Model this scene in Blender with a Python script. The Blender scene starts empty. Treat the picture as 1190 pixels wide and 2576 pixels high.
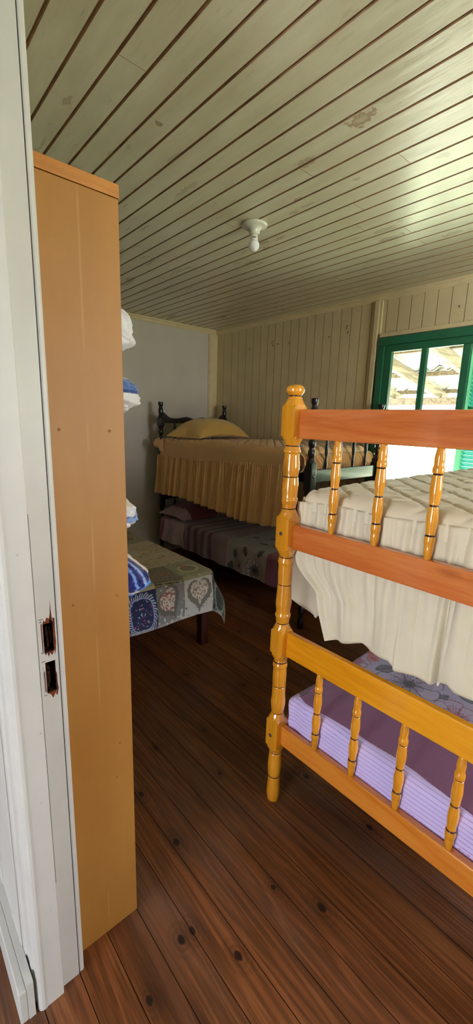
import bpy, math, random
import numpy as np
from mathutils import Vector, Matrix

random.seed(7)
rng = np.random.default_rng(11)
PI = math.pi
sc = bpy.context.scene
COL = sc.collection


# ------------------------------------------------------------------ helpers
def lin(r, g=None, b=None):
    c = (r, g, b) if g is not None else r
    o = []
    for v in c:
        v = v / 255.0
        o.append(v / 12.92 if v <= 0.04045 else ((v + 0.055) / 1.055) ** 2.4)
    return tuple(o)


def L4(r, g, b):
    return lin(r, g, b) + (1.0,)


class MB:
    """collects geometry in world metres, later linked as one mesh"""
    def __init__(self):
        self.v = []; self.f = []; self.m = []; self.s = []; self.cols = None

    def add(self, vs, fs, mi=0, smooth=False):
        b = len(self.v)
        self.v.extend([tuple(map(float, p)) for p in vs])
        for f in fs:
            self.f.append([i + b for i in f]); self.m.append(mi); self.s.append(smooth)

    def box(self, x0, x1, y0, y1, z0, z1, mi=0, c=0.0):
        if c <= 0:
            vs = [(x, y, z) for x in (x0, x1) for y in (y0, y1) for z in (z0, z1)]
            fs = [(0, 1, 3, 2), (4, 6, 7, 5), (0, 4, 5, 1), (2, 3, 7, 6), (0, 2, 6, 4), (1, 5, 7, 3)]
            self.add(vs, fs, mi); return
        c = min(c, (x1 - x0) * .45, (y1 - y0) * .45, (z1 - z0) * .45)
        import bmesh
        bm = bmesh.new()
        bmesh.ops.create_cube(bm, size=1.0)
        for v in bm.verts:
            v.co = Vector(((x0 + x1) / 2 + v.co.x * (x1 - x0), (y0 + y1) / 2 + v.co.y * (y1 - y0), (z0 + z1) / 2 + v.co.z * (z1 - z0)))
        bmesh.ops.bevel(bm, geom=bm.edges[:], offset=c, segments=2, affect='EDGES', profile=0.5)
        bm.verts.index_update()
        self.add([v.co[:] for v in bm.verts], [[v.index for v in f.verts] for f in bm.faces], mi)
        bm.free()

    def obox(self, a, b, w, h, up=(0, 0, 1), mi=0):
        """box along a->b, w across, h along up"""
        a = Vector(a); b = Vector(b); d = (b - a).normalized(); up = Vector(up)
        s = d.cross(up).normalized(); u = s.cross(d)
        vs = []
        for p in (a, b):
            for i in (-.5, .5):
                for j in (-.5, .5):
                    vs.append(p + s * w * i + u * h * j)
        self.add(vs, [(0, 1, 3, 2), (4, 6, 7, 5), (0, 4, 5, 1), (2, 3, 7, 6), (0, 2, 6, 4), (1, 5, 7, 3)], mi)

    def lathe(self, x, y, prof, n=24, smooth=True, mats=None):
        """prof list of (z, r); ring list bottom to top; mats optional per segment"""
        vs = []; fs = []
        for z, r in prof:
            for k in range(n):
                a = 2 * PI * k / n
                vs.append((x + r * math.cos(a), y + r * math.sin(a), z))
        b = len(self.v)
        self.v.extend(vs)
        for i in range(len(prof) - 1):
            for k in range(n):
                self.f.append([b + i * n + k, b + i * n + (k + 1) % n, b + (i + 1) * n + (k + 1) % n, b + (i + 1) * n + k])
                self.m.append(mats[i] if mats else 0); self.s.append(smooth)
        self.f.append([b + k for k in range(n)][::-1]); self.m.append(0); self.s.append(False)
        self.f.append([b + (len(prof) - 1) * n + k for k in range(n)]); self.m.append(0); self.s.append(False)

    def tube(self, pts, r, n=8, mi=0):
        pts = [Vector(p) for p in pts]
        rs = r if isinstance(r, (list, tuple)) else [r] * len(pts)
        vs = []; fs = []
        for i, p in enumerate(pts):
            d = (pts[min(i + 1, len(pts) - 1)] - pts[max(i - 1, 0)]).normalized()
            a = Vector((0, 0, 1)) if abs(d.z) < .9 else Vector((1, 0, 0))
            s = d.cross(a).normalized(); u = s.cross(d)
            for k in range(n):
                t = 2 * PI * k / n
                vs.append(p + (s * math.cos(t) + u * math.sin(t)) * rs[i])
        for i in range(len(pts) - 1):
            for k in range(n):
                fs.append((i * n + k, i * n + (k + 1) % n, (i + 1) * n + (k + 1) % n, (i + 1) * n + k))
        fs.append([k for k in range(n)][::-1]); fs.append([(len(pts) - 1) * n + k for k in range(n)])
        self.add(vs, fs, mi, True)

    def grid(self, P, col=None, mi=0):
        """P array (nu,nv,3)"""
        nu, nv = P.shape[:2]
        b = len(self.v)
        self.v.extend(map(tuple, P.reshape(-1, 3).tolist()))
        idx = np.arange(nu * nv).reshape(nu, nv) + b
        q = np.stack([idx[:-1, :-1], idx[1:, :-1], idx[1:, 1:], idx[:-1, 1:]], -1).reshape(-1, 4).tolist()
        self.f.extend(q); self.m.extend([mi] * len(q)); self.s.extend([True] * len(q))
        c = np.ones((nu * nv, 4), np.float32)
        if col is not None: c[:, :3] = col.reshape(-1, 3)
        if self.cols is None: self.cols = []
        self.cols.append((b, c))

    def build(self, name, mats, parent=None, origin=None, fixn=True):
        V = np.array(self.v, dtype=float)
        if parent is not None: org = Vector(parent['_org'])
        elif origin is not None: org = Vector(origin)
        else:
            lo = V.min(0); hi = V.max(0)
            org = Vector(((lo[0] + hi[0]) / 2, (lo[1] + hi[1]) / 2, lo[2]))
        V = V - np.array(org)
        me = bpy.data.meshes.new(name)
        me.from_pydata(V.tolist(), [], self.f)
        if not isinstance(mats, (list, tuple)): mats = [mats]
        for m in mats: me.materials.append(m)
        me.polygons.foreach_set('material_index', self.m)
        me.polygons.foreach_set('use_smooth', self.s)
        if self.cols:
            ca = me.color_attributes.new('dye', 'FLOAT_COLOR', 'POINT')
            arr = np.ones((len(self.v), 4), np.float32)
            for b, c in self.cols: arr[b:b + len(c)] = c
            ca.data.foreach_set('color', arr.ravel())
        if fixn and not self.cols:
            import bmesh
            bm = bmesh.new(); bm.from_mesh(me); bmesh.ops.recalc_face_normals(bm, faces=bm.faces[:]); bm.to_mesh(me); bm.free()
        me.update()
        o = bpy.data.objects.new(name, me); COL.objects.link(o)
        o['_org'] = tuple(org)
        if parent is not None: o.parent = parent
        else: o.location = org
        return o


def thing(name, loc, label, cat, group=None):
    o = bpy.data.objects.new(name, None); COL.objects.link(o)
    o.location = loc; o['_org'] = tuple(loc); o.empty_display_size = .05
    o['label'] = label; o['category'] = cat
    if group: o['group'] = group
    return o


def tag(o, label, cat, group=None, kind=None):
    o['label'] = label; o['category'] = cat
    if group: o['group'] = group
    if kind: o['kind'] = kind
    return o


def struct(o, label=None, cat=None):
    o['kind'] = 'structure'
    if label: o['label'] = label
    if cat: o['category'] = cat
    return o


def sthing(name, loc, label, cat):
    o = thing(name, loc, label, cat); o['kind'] = 'structure'; return o


# ------------------------------------------------------------------ materials
class NT:
    def __init__(self, name):
        self.m = bpy.data.materials.new(name); self.m.use_nodes = True
        self.t = self.m.node_tree; self.n = self.t.nodes
        self.p = self.n['Principled BSDF']

    def node(self, ty, **kw):
        n = self.n.new(ty)
        for k, v in kw.items(): setattr(n, k, v)
        return n

    def link(self, a, b): self.t.links.new(a, b)

    def coord(self, scale=(1, 1, 1), loc=(0, 0, 0), which='Object'):
        tc = self.node('ShaderNodeTexCoord'); mp = self.node('ShaderNodeMapping')
        mp.inputs['Scale'].default_value = scale; mp.inputs['Location'].default_value = loc
        self.link(tc.outputs[which], mp.inputs['Vector']); return mp.outputs[0]

    def noise(self, vec, scale=5, detail=4, rough=.5, dist=0):
        n = self.node('ShaderNodeTexNoise')
        n.inputs['Scale'].default_value = scale; n.inputs['Detail'].default_value = detail
        n.inputs['Roughness'].default_value = rough; n.inputs['Distortion'].default_value = dist
        if vec is not None: self.link(vec, n.inputs['Vector'])
        return n.outputs['Fac']

    def ramp(self, fac, stops, interp='LINEAR'):
        r = self.node('ShaderNodeValToRGB'); cr = r.color_ramp; cr.interpolation = interp
        while len(cr.elements) < len(stops): cr.elements.new(.5)
        for e, (p, c) in zip(cr.elements, stops):
            e.position = p; e.color = (c if len(c) == 4 else tuple(c) + (1,))
        self.link(fac, r.inputs[0]); return r.outputs[0]

    def mix(self, fac, a, b, mode='MIX'):
        m = self.node('ShaderNodeMix', data_type='RGBA', blend_type=mode)
        if isinstance(fac, (int, float)): m.inputs[0].default_value = fac
        else: self.link(fac, m.inputs[0])
        for s, k in ((a, 6), (b, 7)):
            if isinstance(s, tuple): m.inputs[k].default_value = s if len(s) == 4 else s + (1,)
            else: self.link(s, m.inputs[k])
        return m.outputs[2]

    def math(self, op, a, b=None, c=None):
        m = self.node('ShaderNodeMath', operation=op)
        for i, s in enumerate((a, b, c)):
            if s is None: continue
            if isinstance(s, (int, float)): m.inputs[i].default_value = s
            else: self.link(s, m.inputs[i])
        return m.outputs[0]

    def bump(self, h, strength=.2, dist=.01):
        b = self.node('ShaderNodeBump'); b.inputs['Strength'].default_value = strength
        b.inputs['Distance'].default_value = dist
        self.link(h, b.inputs['Height']); self.link(b.outputs[0], self.p.inputs['Normal']); return b

    def sep(self, vec):
        s = self.node('ShaderNodeSeparateXYZ'); self.link(vec, s.inputs[0]); return s.outputs

    def col(self, c):
        if isinstance(c, tuple): self.p.inputs['Base Color'].default_value = c if len(c) == 4 else c + (1,)
        else: self.link(c, self.p.inputs['Base Color'])

    def rough(self, r, spec=.5, coat=0, coatr=.05, metal=0, sheen=0):
        if isinstance(r, (int, float)): self.p.inputs['Roughness'].default_value = r
        else: self.link(r, self.p.inputs['Roughness'])
        self.p.inputs['Specular IOR Level'].default_value = spec
        self.p.inputs['Coat Weight'].default_value = coat
        self.p.inputs['Coat Roughness'].default_value = coatr
        self.p.inputs['Metallic'].default_value = metal
        self.p.inputs['Sheen Weight'].default_value = sheen


def plain(name, c, rough=.6, spec=.5, coat=0, var=.06, nscale=8, bump=0, metal=0, bscale=None, sheen=0):
    t = NT(name); v = t.coord()
    n = t.noise(v, nscale, 4)
    a = tuple(max(0, x * (1 - var)) for x in c[:3]); b = tuple(min(1, x * (1 + var)) for x in c[:3])
    t.col(t.ramp(n, [(.3, a), (.7, b)])); t.rough(rough, spec, coat, .06, metal, sheen)
    if bump: t.bump(t.noise(v, bscale or nscale * 6, 5), bump, .005)
    return t.m


def wood(name, c1, c2, c3, axis='X', rough=.35, coat=.5, scale=1.0, ring=1.0, knots=True, spec=.5, bump=.05):
    t = NT(name)
    s = {'X': (1.2, 14, 14), 'Y': (14, 1.2, 14), 'Z': (14, 14, 1.2)}[axis]
    v = t.coord(tuple(k * scale for k in s))
    n1 = t.noise(v, 1.0, 5, .55, .6)
    w = t.math('SINE', t.math('MULTIPLY', n1, 26 * ring))
    w = t.math('MULTIPLY_ADD', w, .5, .5)
    fine = t.noise(t.coord(tuple(k * scale * 5 for k in s)), 2.0, 3, .6)
    mixf = t.math('MULTIPLY_ADD', w, .45, t.math('MULTIPLY', fine, .5))
    col = t.ramp(mixf, [(.15, c1), (.5, c2), (.85, c3)])
    if knots:
        vo = t.node('ShaderNodeTexVoronoi'); vo.inputs['Scale'].default_value = 1.0
        ks = {'X': (3.2, 9, 9), 'Y': (9, 3.2, 9), 'Z': (9, 9, 3.2)}[axis]
        t.link(t.coord(ks), vo.inputs['Vector'])
        kf = t.ramp(vo.outputs['Distance'], [(.05, (1, 1, 1)), (.16, (0, 0, 0))])
        col = t.mix(t.math('MULTIPLY', kf, .55), col, tuple(x * .35 for x in c1[:3]))
    t.col(col); t.rough(rough, spec, coat, .08)
    if bump: t.bump(mixf, bump, .002)
    return t.m


def dyed(name, rough=.85, sheen=.3, bump=.25, wscale=350, spec=.2):
    t = NT(name)
    a = t.node('ShaderNodeVertexColor'); a.layer_name = 'dye'
    n = t.noise(t.coord(), 6, 3)
    shade = t.ramp(n, [(.3, (.93, .93, .93)), (.7, (1.05, 1.05, 1.05))])
    t.col(t.mix(1.0, a.outputs['Color'], shade, 'MULTIPLY'))
    t.rough(rough, spec, 0, 0, 0, sheen)
    t.bump(t.noise(t.coord(), wscale, 2), bump, .001)
    return t.m


# painted ceiling boards (cream gloss paint, water stains)
def ceiling_mat():
    t = NT('ceiling_paint'); v = t.coord()
    tc = t.node('ShaderNodeTexCoord'); P = tc.outputs['Object']
    n = t.noise(t.coord((1.2, 6, 1)), 2.2, 5, .6)
    base = t.ramp(n, [(.3, lin(196, 188, 160)), (.55, lin(206, 200, 174)), (.75, lin(216, 211, 188))])
    sm = t.noise(t.coord((3, 14, 1), (4, 2, 0)), 3.5, 3, .5)
    base = t.mix(t.ramp(sm, [(.66, (0, 0, 0)), (.78, (.40, .40, .40))]), base, lin(160, 140, 104))
    stains = [(-.997, 1.365, .05, .03, .75), (-1.272, 1.425, .07, .02, .55), (-1.483, .89, .012, .012, .8), (-1.387, 2.28, .08, .03, .6),
              (-1.591, .622, .03, .012, .5), (-1.2, 1.66, .02, .01, .5), (-1.478, 1.61, .02, .01, .6), (-1.976, 1.9, .03, .012, .6),
              (-1.75, 1.2, .09, .015, .35), (-2.3, 1.95, .06, .015, .4), (-.62, 1.0, .05, .02, .3), (-1.15, 2.45, .06, .02, .5), (-.9, 1.75, .04, .015, .4)]
    wob = t.noise(v, 34, 4, .6)
    for (x, y, rx, ry, k) in stains:
        mp = t.node('ShaderNodeMapping'); mp.vector_type = 'POINT'
        mp.inputs['Location'].default_value = (-(x - CX) / rx, -(y - CY) / ry, 0)
        mp.inputs['Scale'].default_value = (1 / rx, 1 / ry, 0)
        t.link(P, mp.inputs['Vector'])
        ln = t.node('ShaderNodeVectorMath', operation='LENGTH'); t.link(mp.outputs[0], ln.inputs[0])
        d = t.math('ADD', ln.outputs['Value'], t.math('MULTIPLY', t.math('SUBTRACT', wob, .5), 3.2))
        f = t.ramp(d, [(.0, (k * .5,) * 3), (.7, (k,) * 3), (1.0, (0, 0, 0))])
        base = t.mix(f, base, lin(128, 92, 50))
    t.col(base)
    t.rough(t.ramp(n, [(.3, (.26,) * 3), (.7, (.36,) * 3)]), .55)
    h = t.math('ADD', t.noise(t.coord((2, 12, 1)), 2.5, 3, .5), t.math('MULTIPLY', t.noise(v, 60, 3), .08))
    t.bump(h, .35, .004)
    return t.m


CX, CY = 0.0, 0.0   # ceiling origin, set at build

M = {}
M['ceiling'] = ceiling_mat()
M['groove'] = plain('dusty_groove', lin(158, 128, 96), .9, .2, var=.2, nscale=20)
M['wallboard'] = plain('cream_board_paint', lin(208, 190, 152), .42, .4, var=.06, nscale=5, bump=.08)
M['wallgroove'] = plain('board_joint', lin(132, 112, 80), .9, .2)
M['trim'] = plain('cream_trim_paint', lin(212, 194, 154), .4, .4, var=.06, nscale=9, bump=.08)
M['plaster'] = plain('grey_plaster', lin(198, 190, 178), .75, .3, var=.05, nscale=3, bump=.15, bscale=60)
M['white'] = plain('white_gloss_paint', lin(200, 198, 192), .38, .45, var=.04, nscale=7, bump=.12, bscale=25)
M['crack'] = plain('crack_and_shadow_line', lin(62, 58, 54), .9, .2)
M['rawwood'] = plain('splintered_wood', lin(112, 58, 32), .85, .2, var=.5, nscale=60, bump=.6)
M['hole'] = plain('dark_mortise', lin(52, 30, 22), .95, .1, var=.4, nscale=80, bump=.5)
M['green'] = plain('dark_green_gloss_paint', lin(36, 104, 74), .35, .5, var=.08, nscale=9, bump=.1)
M['mint'] = plain('mint_green_paint', lin(90, 196, 160), .45, .4, var=.05)
M['teal'] = plain('teal_louvre_paint', lin(56, 172, 166), .45, .4, var=.05)
M['honey'] = wood('honey_varnished_wood', lin(204, 132, 26), lin(222, 152, 38), lin(232, 166, 52), 'Z', .16, 1.0, ring=.35, bump=.02)
M['orange'] = wood('orange_varnished_rail', lin(178, 90, 36), lin(194, 106, 50), lin(206, 126, 66), 'X', .22, .8, ring=.5, bump=.02)
M['amber_reflection'] = wood('rail_painted_reflection', lin(208, 132, 16), lin(224, 150, 24), lin(232, 162, 34), 'X', .22, .8, ring=.5, bump=.02)  # yellow reflection on the third rail, painted into its wood colour
M['base'] = wood('tawny_varnished_rail', lin(188, 104, 28), lin(204, 122, 38), lin(214, 138, 52), 'X', .22, .8, ring=.5, bump=.02)
M['ring'] = plain('burnt_ring', lin(50, 14, 8), .3, .5)
M['bolt'] = plain('dull_bolt', lin(90, 86, 80), .45, .5, metal=.7)
M['ebony'] = wood('ebony_stained_wood', lin(22, 16, 18), lin(28, 20, 24), lin(36, 28, 32), 'X', .30, .15, ring=.5, knots=False, bump=.02)
M['bedleg'] = wood('dark_red_brown_wood', lin(52, 22, 16), lin(62, 28, 20), lin(74, 34, 24), 'Z', .4, .2, knots=False)
M['ceramic'] = plain('white_porcelain', lin(214, 212, 196), .22, .5, .3, var=.02)
M['bulbneck'] = plain('bulb_plastic', lin(226, 226, 216), .4, .4, var=.02)
M['bulbglass'] = plain('frosted_bulb', lin(235, 236, 240), .25, .5, var=.01)
M['ink'] = plain('dark_print', lin(40, 40, 46), .6, .2)
M['dyed'] = dyed('printed_cotton')
M['tan'] = plain('tan_polycotton', lin(216, 170, 112), .75, .25, var=.05, nscale=10, bump=.12, bscale=500, sheen=.3)
M['cream'] = plain('cream_polycotton', lin(214, 205, 182), .75, .25, var=.04, nscale=10, bump=.12, bscale=500, sheen=.3)
M['tanpillow'] = plain('mustard_pillowcase', lin(212, 172, 92), .75, .25, var=.05, nscale=10, bump=.12, bscale=500, sheen=.3)
M['nail'] = plain('rusty_nail', lin(70, 40, 26), .8, .3)
M['concrete'] = plain('pale_concrete', lin(206, 202, 194), .9, .2, var=.1, nscale=3)
M['cement_sheet'] = plain('fibre_cement', lin(168, 168, 164), .85, .2, var=.12, nscale=6)
M['rafter'] = wood('weathered_rafter', lin(110, 98, 84), lin(140, 128, 112), lin(160, 150, 134), 'Y', .8, 0, knots=True, spec=.2)
M['glass'] = None


def glass_mat():
    t = NT('window_pane')
    out = t.n['Material Output']
    tr = t.node('ShaderNodeBsdfTransparent'); tr.inputs[0].default_value = (.96, .98, .97, 1)
    gl = t.node('ShaderNodeBsdfGlossy'); gl.inputs['Roughness'].default_value = .02
    mx = t.node('ShaderNodeMixShader'); fr = t.node('ShaderNodeFresnel'); fr.inputs[0].default_value = 1.45
    t.link(fr.outputs[0], mx.inputs[0]); t.link(tr.outputs[0], mx.inputs[1]); t.link(gl.outputs[0], mx.inputs[2])
    t.link(mx.outputs[0], out.inputs['Surface'])
    return t.m


M['glass'] = glass_mat()


def grass_mat():
    t = NT('sunlit_lawn'); n = t.noise(t.coord(), .8, 6, .7)
    t.col(t.ramp(n, [(.3, lin(150, 165, 120)), (.6, lin(186, 192, 158)), (.8, lin(214, 212, 190))])); t.rough(.95, .1)
    return t.m


M['grass'] = grass_mat()


def cabinet_mat():
    t = NT('ochre_painted_board'); v = t.coord()
    n = t.noise(t.coord((2, 2, .7)), 3, 5, .6)
    c = t.ramp(n, [(.3, lin(158, 107, 44)), (.7, lin(170, 120, 56))])
    s = t.sep(v)
    # faint vertical pencil-thin paint line down the panel
    d = t.math('ABSOLUTE', t.math('SUBTRACT', s[1], CABLINE))
    f = t.ramp(d, [(.0, (.16,) * 3), (.0009, (0, 0, 0))])
    br = t.ramp(t.noise(t.coord((1, 1, 1)), 3, 2), [(.52, (0, 0, 0)), (.58, (1, 1, 1))])
    f2 = t.mix(1.0, f, br, 'MULTIPLY')
    t.col(t.mix(f2, c, lin(225, 190, 130))); t.rough(.5, .4)
    t.bump(t.noise(v, 90, 4), .06, .002)
    return t.m


CABLINE = .0
M['cabinet'] = cabinet_mat()
M['cabtop'] = wood('ochre_top_board', lin(160, 98, 30), lin(190, 124, 44), lin(204, 142, 58), 'Y', .5, .1, ring=.3)
M['screw'] = plain('painted_screw', lin(150, 98, 46), .5, .4)


def floor_mat():
    t = NT('floorboard_pine'); tc = t.node('ShaderNodeTexCoord'); P = tc.outputs['Object']
    s = t.sep(P)
    idx = t.math('FLOOR', t.math('DIVIDE', t.math('SUBTRACT', s[1], FL0), FLP))
    wn = t.node('ShaderNodeTexWhiteNoise', noise_dimensions='1D'); t.link(idx, wn.inputs['W'])
    # shift the grain from board to board
    cx = t.node('ShaderNodeCombineXYZ')
    t.link(t.math('MULTIPLY_ADD', wn.outputs['Value'], 17.0, t.math('MULTIPLY', s[0], .42)), cx.inputs[0])
    t.link(t.math('MULTIPLY', s[1], 9.0), cx.inputs[1]); t.link(t.math('MULTIPLY', idx, 3.7), cx.inputs[2])
    n1 = t.noise(cx.outputs[0], 1.0, 4, .5, .5)
    w = t.math('MULTIPLY_ADD', t.math('SINE', t.math('MULTIPLY', n1, 74)), .5, .5)
    fine_v = t.node('ShaderNodeMapping'); fine_v.inputs['Scale'].default_value = (6, 160, 1); t.link(P, fine_v.inputs['Vector'])
    fine = t.noise(fine_v.outputs[0], 1.0, 3, .6)
    grain = t.math('ADD', t.math('MULTIPLY', w, .28), t.math('MULTIPLY', fine, .72))
    c = t.ramp(grain, [(.2, lin(70, 40, 21)), (.45, lin(106, 62, 33)), (.65, lin(126, 77, 43)), (.85, lin(144, 95, 58))])
    tone = t.ramp(wn.outputs['Value'], [(0, (.72, .68, .66)), (.5, (1, .98, .96)), (1, (1.18, 1.12, 1.08))])
    c = t.mix(1.0, c, tone, 'MULTIPLY')
    # worn, greyed patches
    gp = t.noise(t.coord((.8, 2, 1), (3, 1, 0)), 1.6, 4, .6)
    c = t.mix(t.ramp(gp, [(.50, (0, 0, 0)), (.68, (.5,) * 3)]), c, lin(112, 84, 70))
    # knots
    for (x, y, r) in KNOTS:
        mp = t.node('ShaderNodeMapping')
        mp.inputs['Location'].default_value = (-(x - FX) / (r * 1.5), -(y - FY) / r, 0)
        mp.inputs['Scale'].default_value = (1 / (r * 1.5), 1 / r, 0)
        t.link(P, mp.inputs['Vector'])
        ln = t.node('ShaderNodeVectorMath', operation='LENGTH'); t.link(mp.outputs[0], ln.inputs[0])
        d = t.math('ADD', ln.outputs['Value'], t.math('MULTIPLY', t.math('SUBTRACT', fine, .5), .8))
        f = t.ramp(t.math('DIVIDE', d, 4), [(.0, (1, 1, 1)), (.2, (.95,) * 3), (.3, (.15,) * 3), (.5, (.35,) * 3), (.62, (.05,) * 3), (.8, (.2,) * 3), (1, (0, 0, 0))])
        c = t.mix(f, c, lin(34, 20, 16))
    t.col(c)
    t.rough(t.ramp(gp, [(.4, (.36,) * 3), (.7, (.55,) * 3)]), .45)
    t.bump(grain, .12, .002)
    return t.m


FL0, FLP, FX, FY = 0.0, .0975, 0.0, 0.0
KNOTS = [(-1.32, .686, .010), (-1.06, .686, .011), (-.80, .535, .010), (-.799, .573, .009), (-.664, .639, .010), (-.588, .923, .011),
         (-.727, .848, .007), (-.742, .396, .008), (-.642, 1.284, .010), (-1.6, 1.5, .010), (-1.9, 1.3, .010), (-1.45, 1.1, .008), (-2.1, 1.9, .009),
         (-1.2, 1.0, .007), (-1.75, 1.75, .009), (-1.5, .86, .008), (-.95, 1.28, .012)]
M['floor'] = floor_mat()
M['floorgap'] = plain('floor_gap', lin(56, 32, 20), .9, .2)

# ------------------------------------------------------------------ camera
cam = bpy.data.objects.new('camera', bpy.data.cameras.new('camera')); COL.objects.link(cam)
yaw, pit, rol = math.radians(48.7526), math.radians(12.1947), math.radians(1.693)
fw = Vector((-math.sin(yaw) * math.cos(pit), math.cos(yaw) * math.cos(pit), -math.sin(pit)))
rt = fw.cross(Vector((0, 0, 1))).normalized(); up = rt.cross(fw)
r2 = rt * math.cos(rol) + up * math.sin(rol); u2 = -rt * math.sin(rol) + up * math.cos(rol)
mw = Matrix((r2, u2, -fw)).transposed().to_4x4(); mw.translation = (0, 0, 1.5)
cam.matrix_world = mw
cam.data.sensor_fit = 'VERTICAL'; cam.data.sensor_height = 36.0; cam.data.lens = 1067.3 / 2576 * 36
cam.data.clip_start = .01
sc.camera = cam

# ------------------------------------------------------------------ room shell
XL, XR, YB, YN, ZC = -4.06, 2.2, 3.18, .282, 2.485   # left wall, right wall, window wall, door wall (room face), ceiling


def ridged(mb, a0, a1, joints, gw, gd, place, mi_face=0, mi_g=1):
    """flat boards between joints, with a V groove of width gw and depth gd at each joint. place(a,b,d)->xyz; b is 0/1 along the board"""
    pts = []
    prev = a0
    for j in joints:
        if j <= a0 + gw or j >= a1 - gw: continue
        pts += [(prev, 0), (j - gw / 2, 0)]; pts += [(j - gw / 5, gd), (j + gw / 5, gd)]; prev = j + gw / 2
    pts += [(prev, 0), (a1, 0)]
    vs = []
    for (a, d) in pts:
        vs += [place(a, 0, d), place(a, 1, d)]
    b = len(mb.v); mb.v.extend([tuple(map(float, p)) for p in vs])
    i = 0
    for k in range(len(pts) - 1):
        mi = mi_g if (pts[k][1] > 0 or pts[k + 1][1] > 0) else mi_face
        mb.f.append([b + 2 * k, b + 2 * k + 1, b + 2 * k + 3, b + 2 * k + 2]); mb.m.append(mi); mb.s.append(False)


# ceiling over the room
mb = MB()
pitch = .09651
joints = [.9466 + pitch * k for k in range(-8, 26)]
jj = [j + random.uniform(-.0015, .0015) for j in joints]
ridged(mb, YN - .05, YB + .02, jj, .0105, .006, lambda a, b, d: (XL - .02 if b == 0 else XR + .02, a, ZC + d))
for (x, k) in ((-1.318, 5), (-1.002, 7), (-1.33, 9), (-1.448, 11), (-1.292, 13), (-1.31, 15), (-1.31, -3), (-2.2, 10), (-2.6, 14), (-2.0, 17), (-2.9, 8), (-.6, 3), (-1.9, 6), (-2.4, 18)):
    y = .9466 + pitch * k
    mb.box(x, x + .0018, y + .004, y + pitch - .004, ZC - .0004, ZC + .001, 1)
mb.box(XL - .05, XR + .05, YN - .05, YB + .05, ZC + .02, ZC + .06, 0)
struct(mb.build('ceiling', [M['ceiling'], M['groove']], origin=(0, 0, 0), fixn=False), 'cream painted board ceiling with dusty grooves', 'ceiling')

# floor (bedroom and hall, same boards)
mb = MB()
fj = [.6685 + FLP * k for k in range(-40, 27)]
ridged(mb, -3.2, YB + .02, fj, .0024, .002, lambda a, b, d: (XL - .02 if b == 0 else XR + .02, a, -d))
mb.box(XL - .05, XR + .05, -3.2, YB + .05, -.08, -.03, 0)
struct(mb.build('floor', [M['floor'], M['floorgap']], origin=(0, 0, 0), fixn=False), 'varnished reddish brown pine plank floor', 'floor')

# left plaster wall
mb = MB(); mb.box(XL - .1, XL, YN - .1, YB + .1, 0, ZC, 0)
struct(mb.build('wall_left', M['plaster']), 'grey plaster wall behind the headboards', 'wall')

# window wall: vertical boards
WX0, WX1, WZ0, WZ1 = -1.965, -.45, 1.0, 2.162     # window frame outer
mb = MB()
bj = [-4.052, -3.922, -3.783, -3.669, -3.552, -3.440, -3.332, -3.227, -3.126, -3.023, -2.924, -2.823, -2.725, -2.631, -2.535, -2.443, -2.350, -2.252, -2.158, -2.064]
ridged(mb, XL, WX0 - .05, bj, .004, .004, lambda a, b, d: (a, YB + d, 0 if b == 0 else ZC))
bj2 = [WX0 + .035 + .098 * k for k in range(14)]
ridged(mb, WX0 - .05, WX1 + .05, bj2, .004, .004, lambda a, b, d: (a, YB + d, WZ1 if b == 0 else ZC))
ridged(mb, WX0 - .05, WX1 + .05, bj2, .004, .004, lambda a, b, d: (a, YB + d, 0 if b == 0 else WZ0))
ridged(mb, WX1 + .05, XR, [WX1 + .1 * k for k in range(1, 28)], .004, .004, lambda a, b, d: (a, YB + d, 0 if b == 0 else ZC))
# outer skin of the wall
mb.box(XL, WX0, YB + .06, YB + .1, 0, ZC); mb.box(WX1, XR, YB + .06, YB + .1, 0, ZC)
mb.box(WX0, WX1, YB + .06, YB + .1, WZ1, ZC); mb.box(WX0, WX1, YB + .06, YB + .1, 0, WZ0)
struct(mb.build('wall_back', [M['wallboard'], M['wallgroove']], fixn=False), 'cream painted vertical board wall with the window', 'wall')

# right wall with an added, unseen window opening to brighten the room
RW = (1.35, 2.45, 1.0, 2.1)
mb = MB()
mb.box(XR, XR + .1, YN - .1, RW[0], 0, ZC); mb.box(XR, XR + .1, RW[1], YB + .1, 0, ZC)
mb.box(XR, XR + .1, RW[0], RW[1], 0, RW[2]); mb.box(XR, XR + .1, RW[0], RW[1], RW[3], ZC)
struct(mb.build('wall_right', M['wallboard']), 'cream side wall', 'wall')

# door wall: left part, right part, above the door
JX, JXR, DH = -.915, .02, 2.36
mb = MB()
mb.box(XL - .1, JX - .03, .175, YN, 0, ZC); mb.box(JXR + .03, XR, .175, YN, 0, ZC); mb.box(JX - .03, JXR + .03, .175, YN, DH + .03, ZC)
struct(mb.build('wall_near', M['white']), 'white boarded wall around the doorway', 'wall')

# hall shell behind the camera with an open front door
mb = MB()
mb.box(-2.6, -.75, -3.1, -3.0, 0, 2.6); mb.box(.25, 2.2, -3.1, -3.0, 0, 2.6); mb.box(-.75, .25, -3.1, -3.0, 2.15, 2.6)
struct(mb.build('wall_hall_back', M['white']), 'white hall wall with the front doorway', 'wall')
mb = MB(); mb.box(-2.7, -2.6, -3.1, .175, 0, 2.6); struct(mb.build('wall_hall_left', M['white']), 'white hall side wall', 'wall')
mb = MB(); mb.box(2.2, 2.3, -3.1, .175, 0, 2.6); struct(mb.build('wall_hall_right', M['white']), 'white hall wall on the far side', 'wall')
mb = MB(); mb.box(-2.7, 2.3, -3.1, .28, 2.6, 2.66); struct(mb.build('ceiling_hall', M['white']), 'white hall ceiling', 'ceiling')

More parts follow.
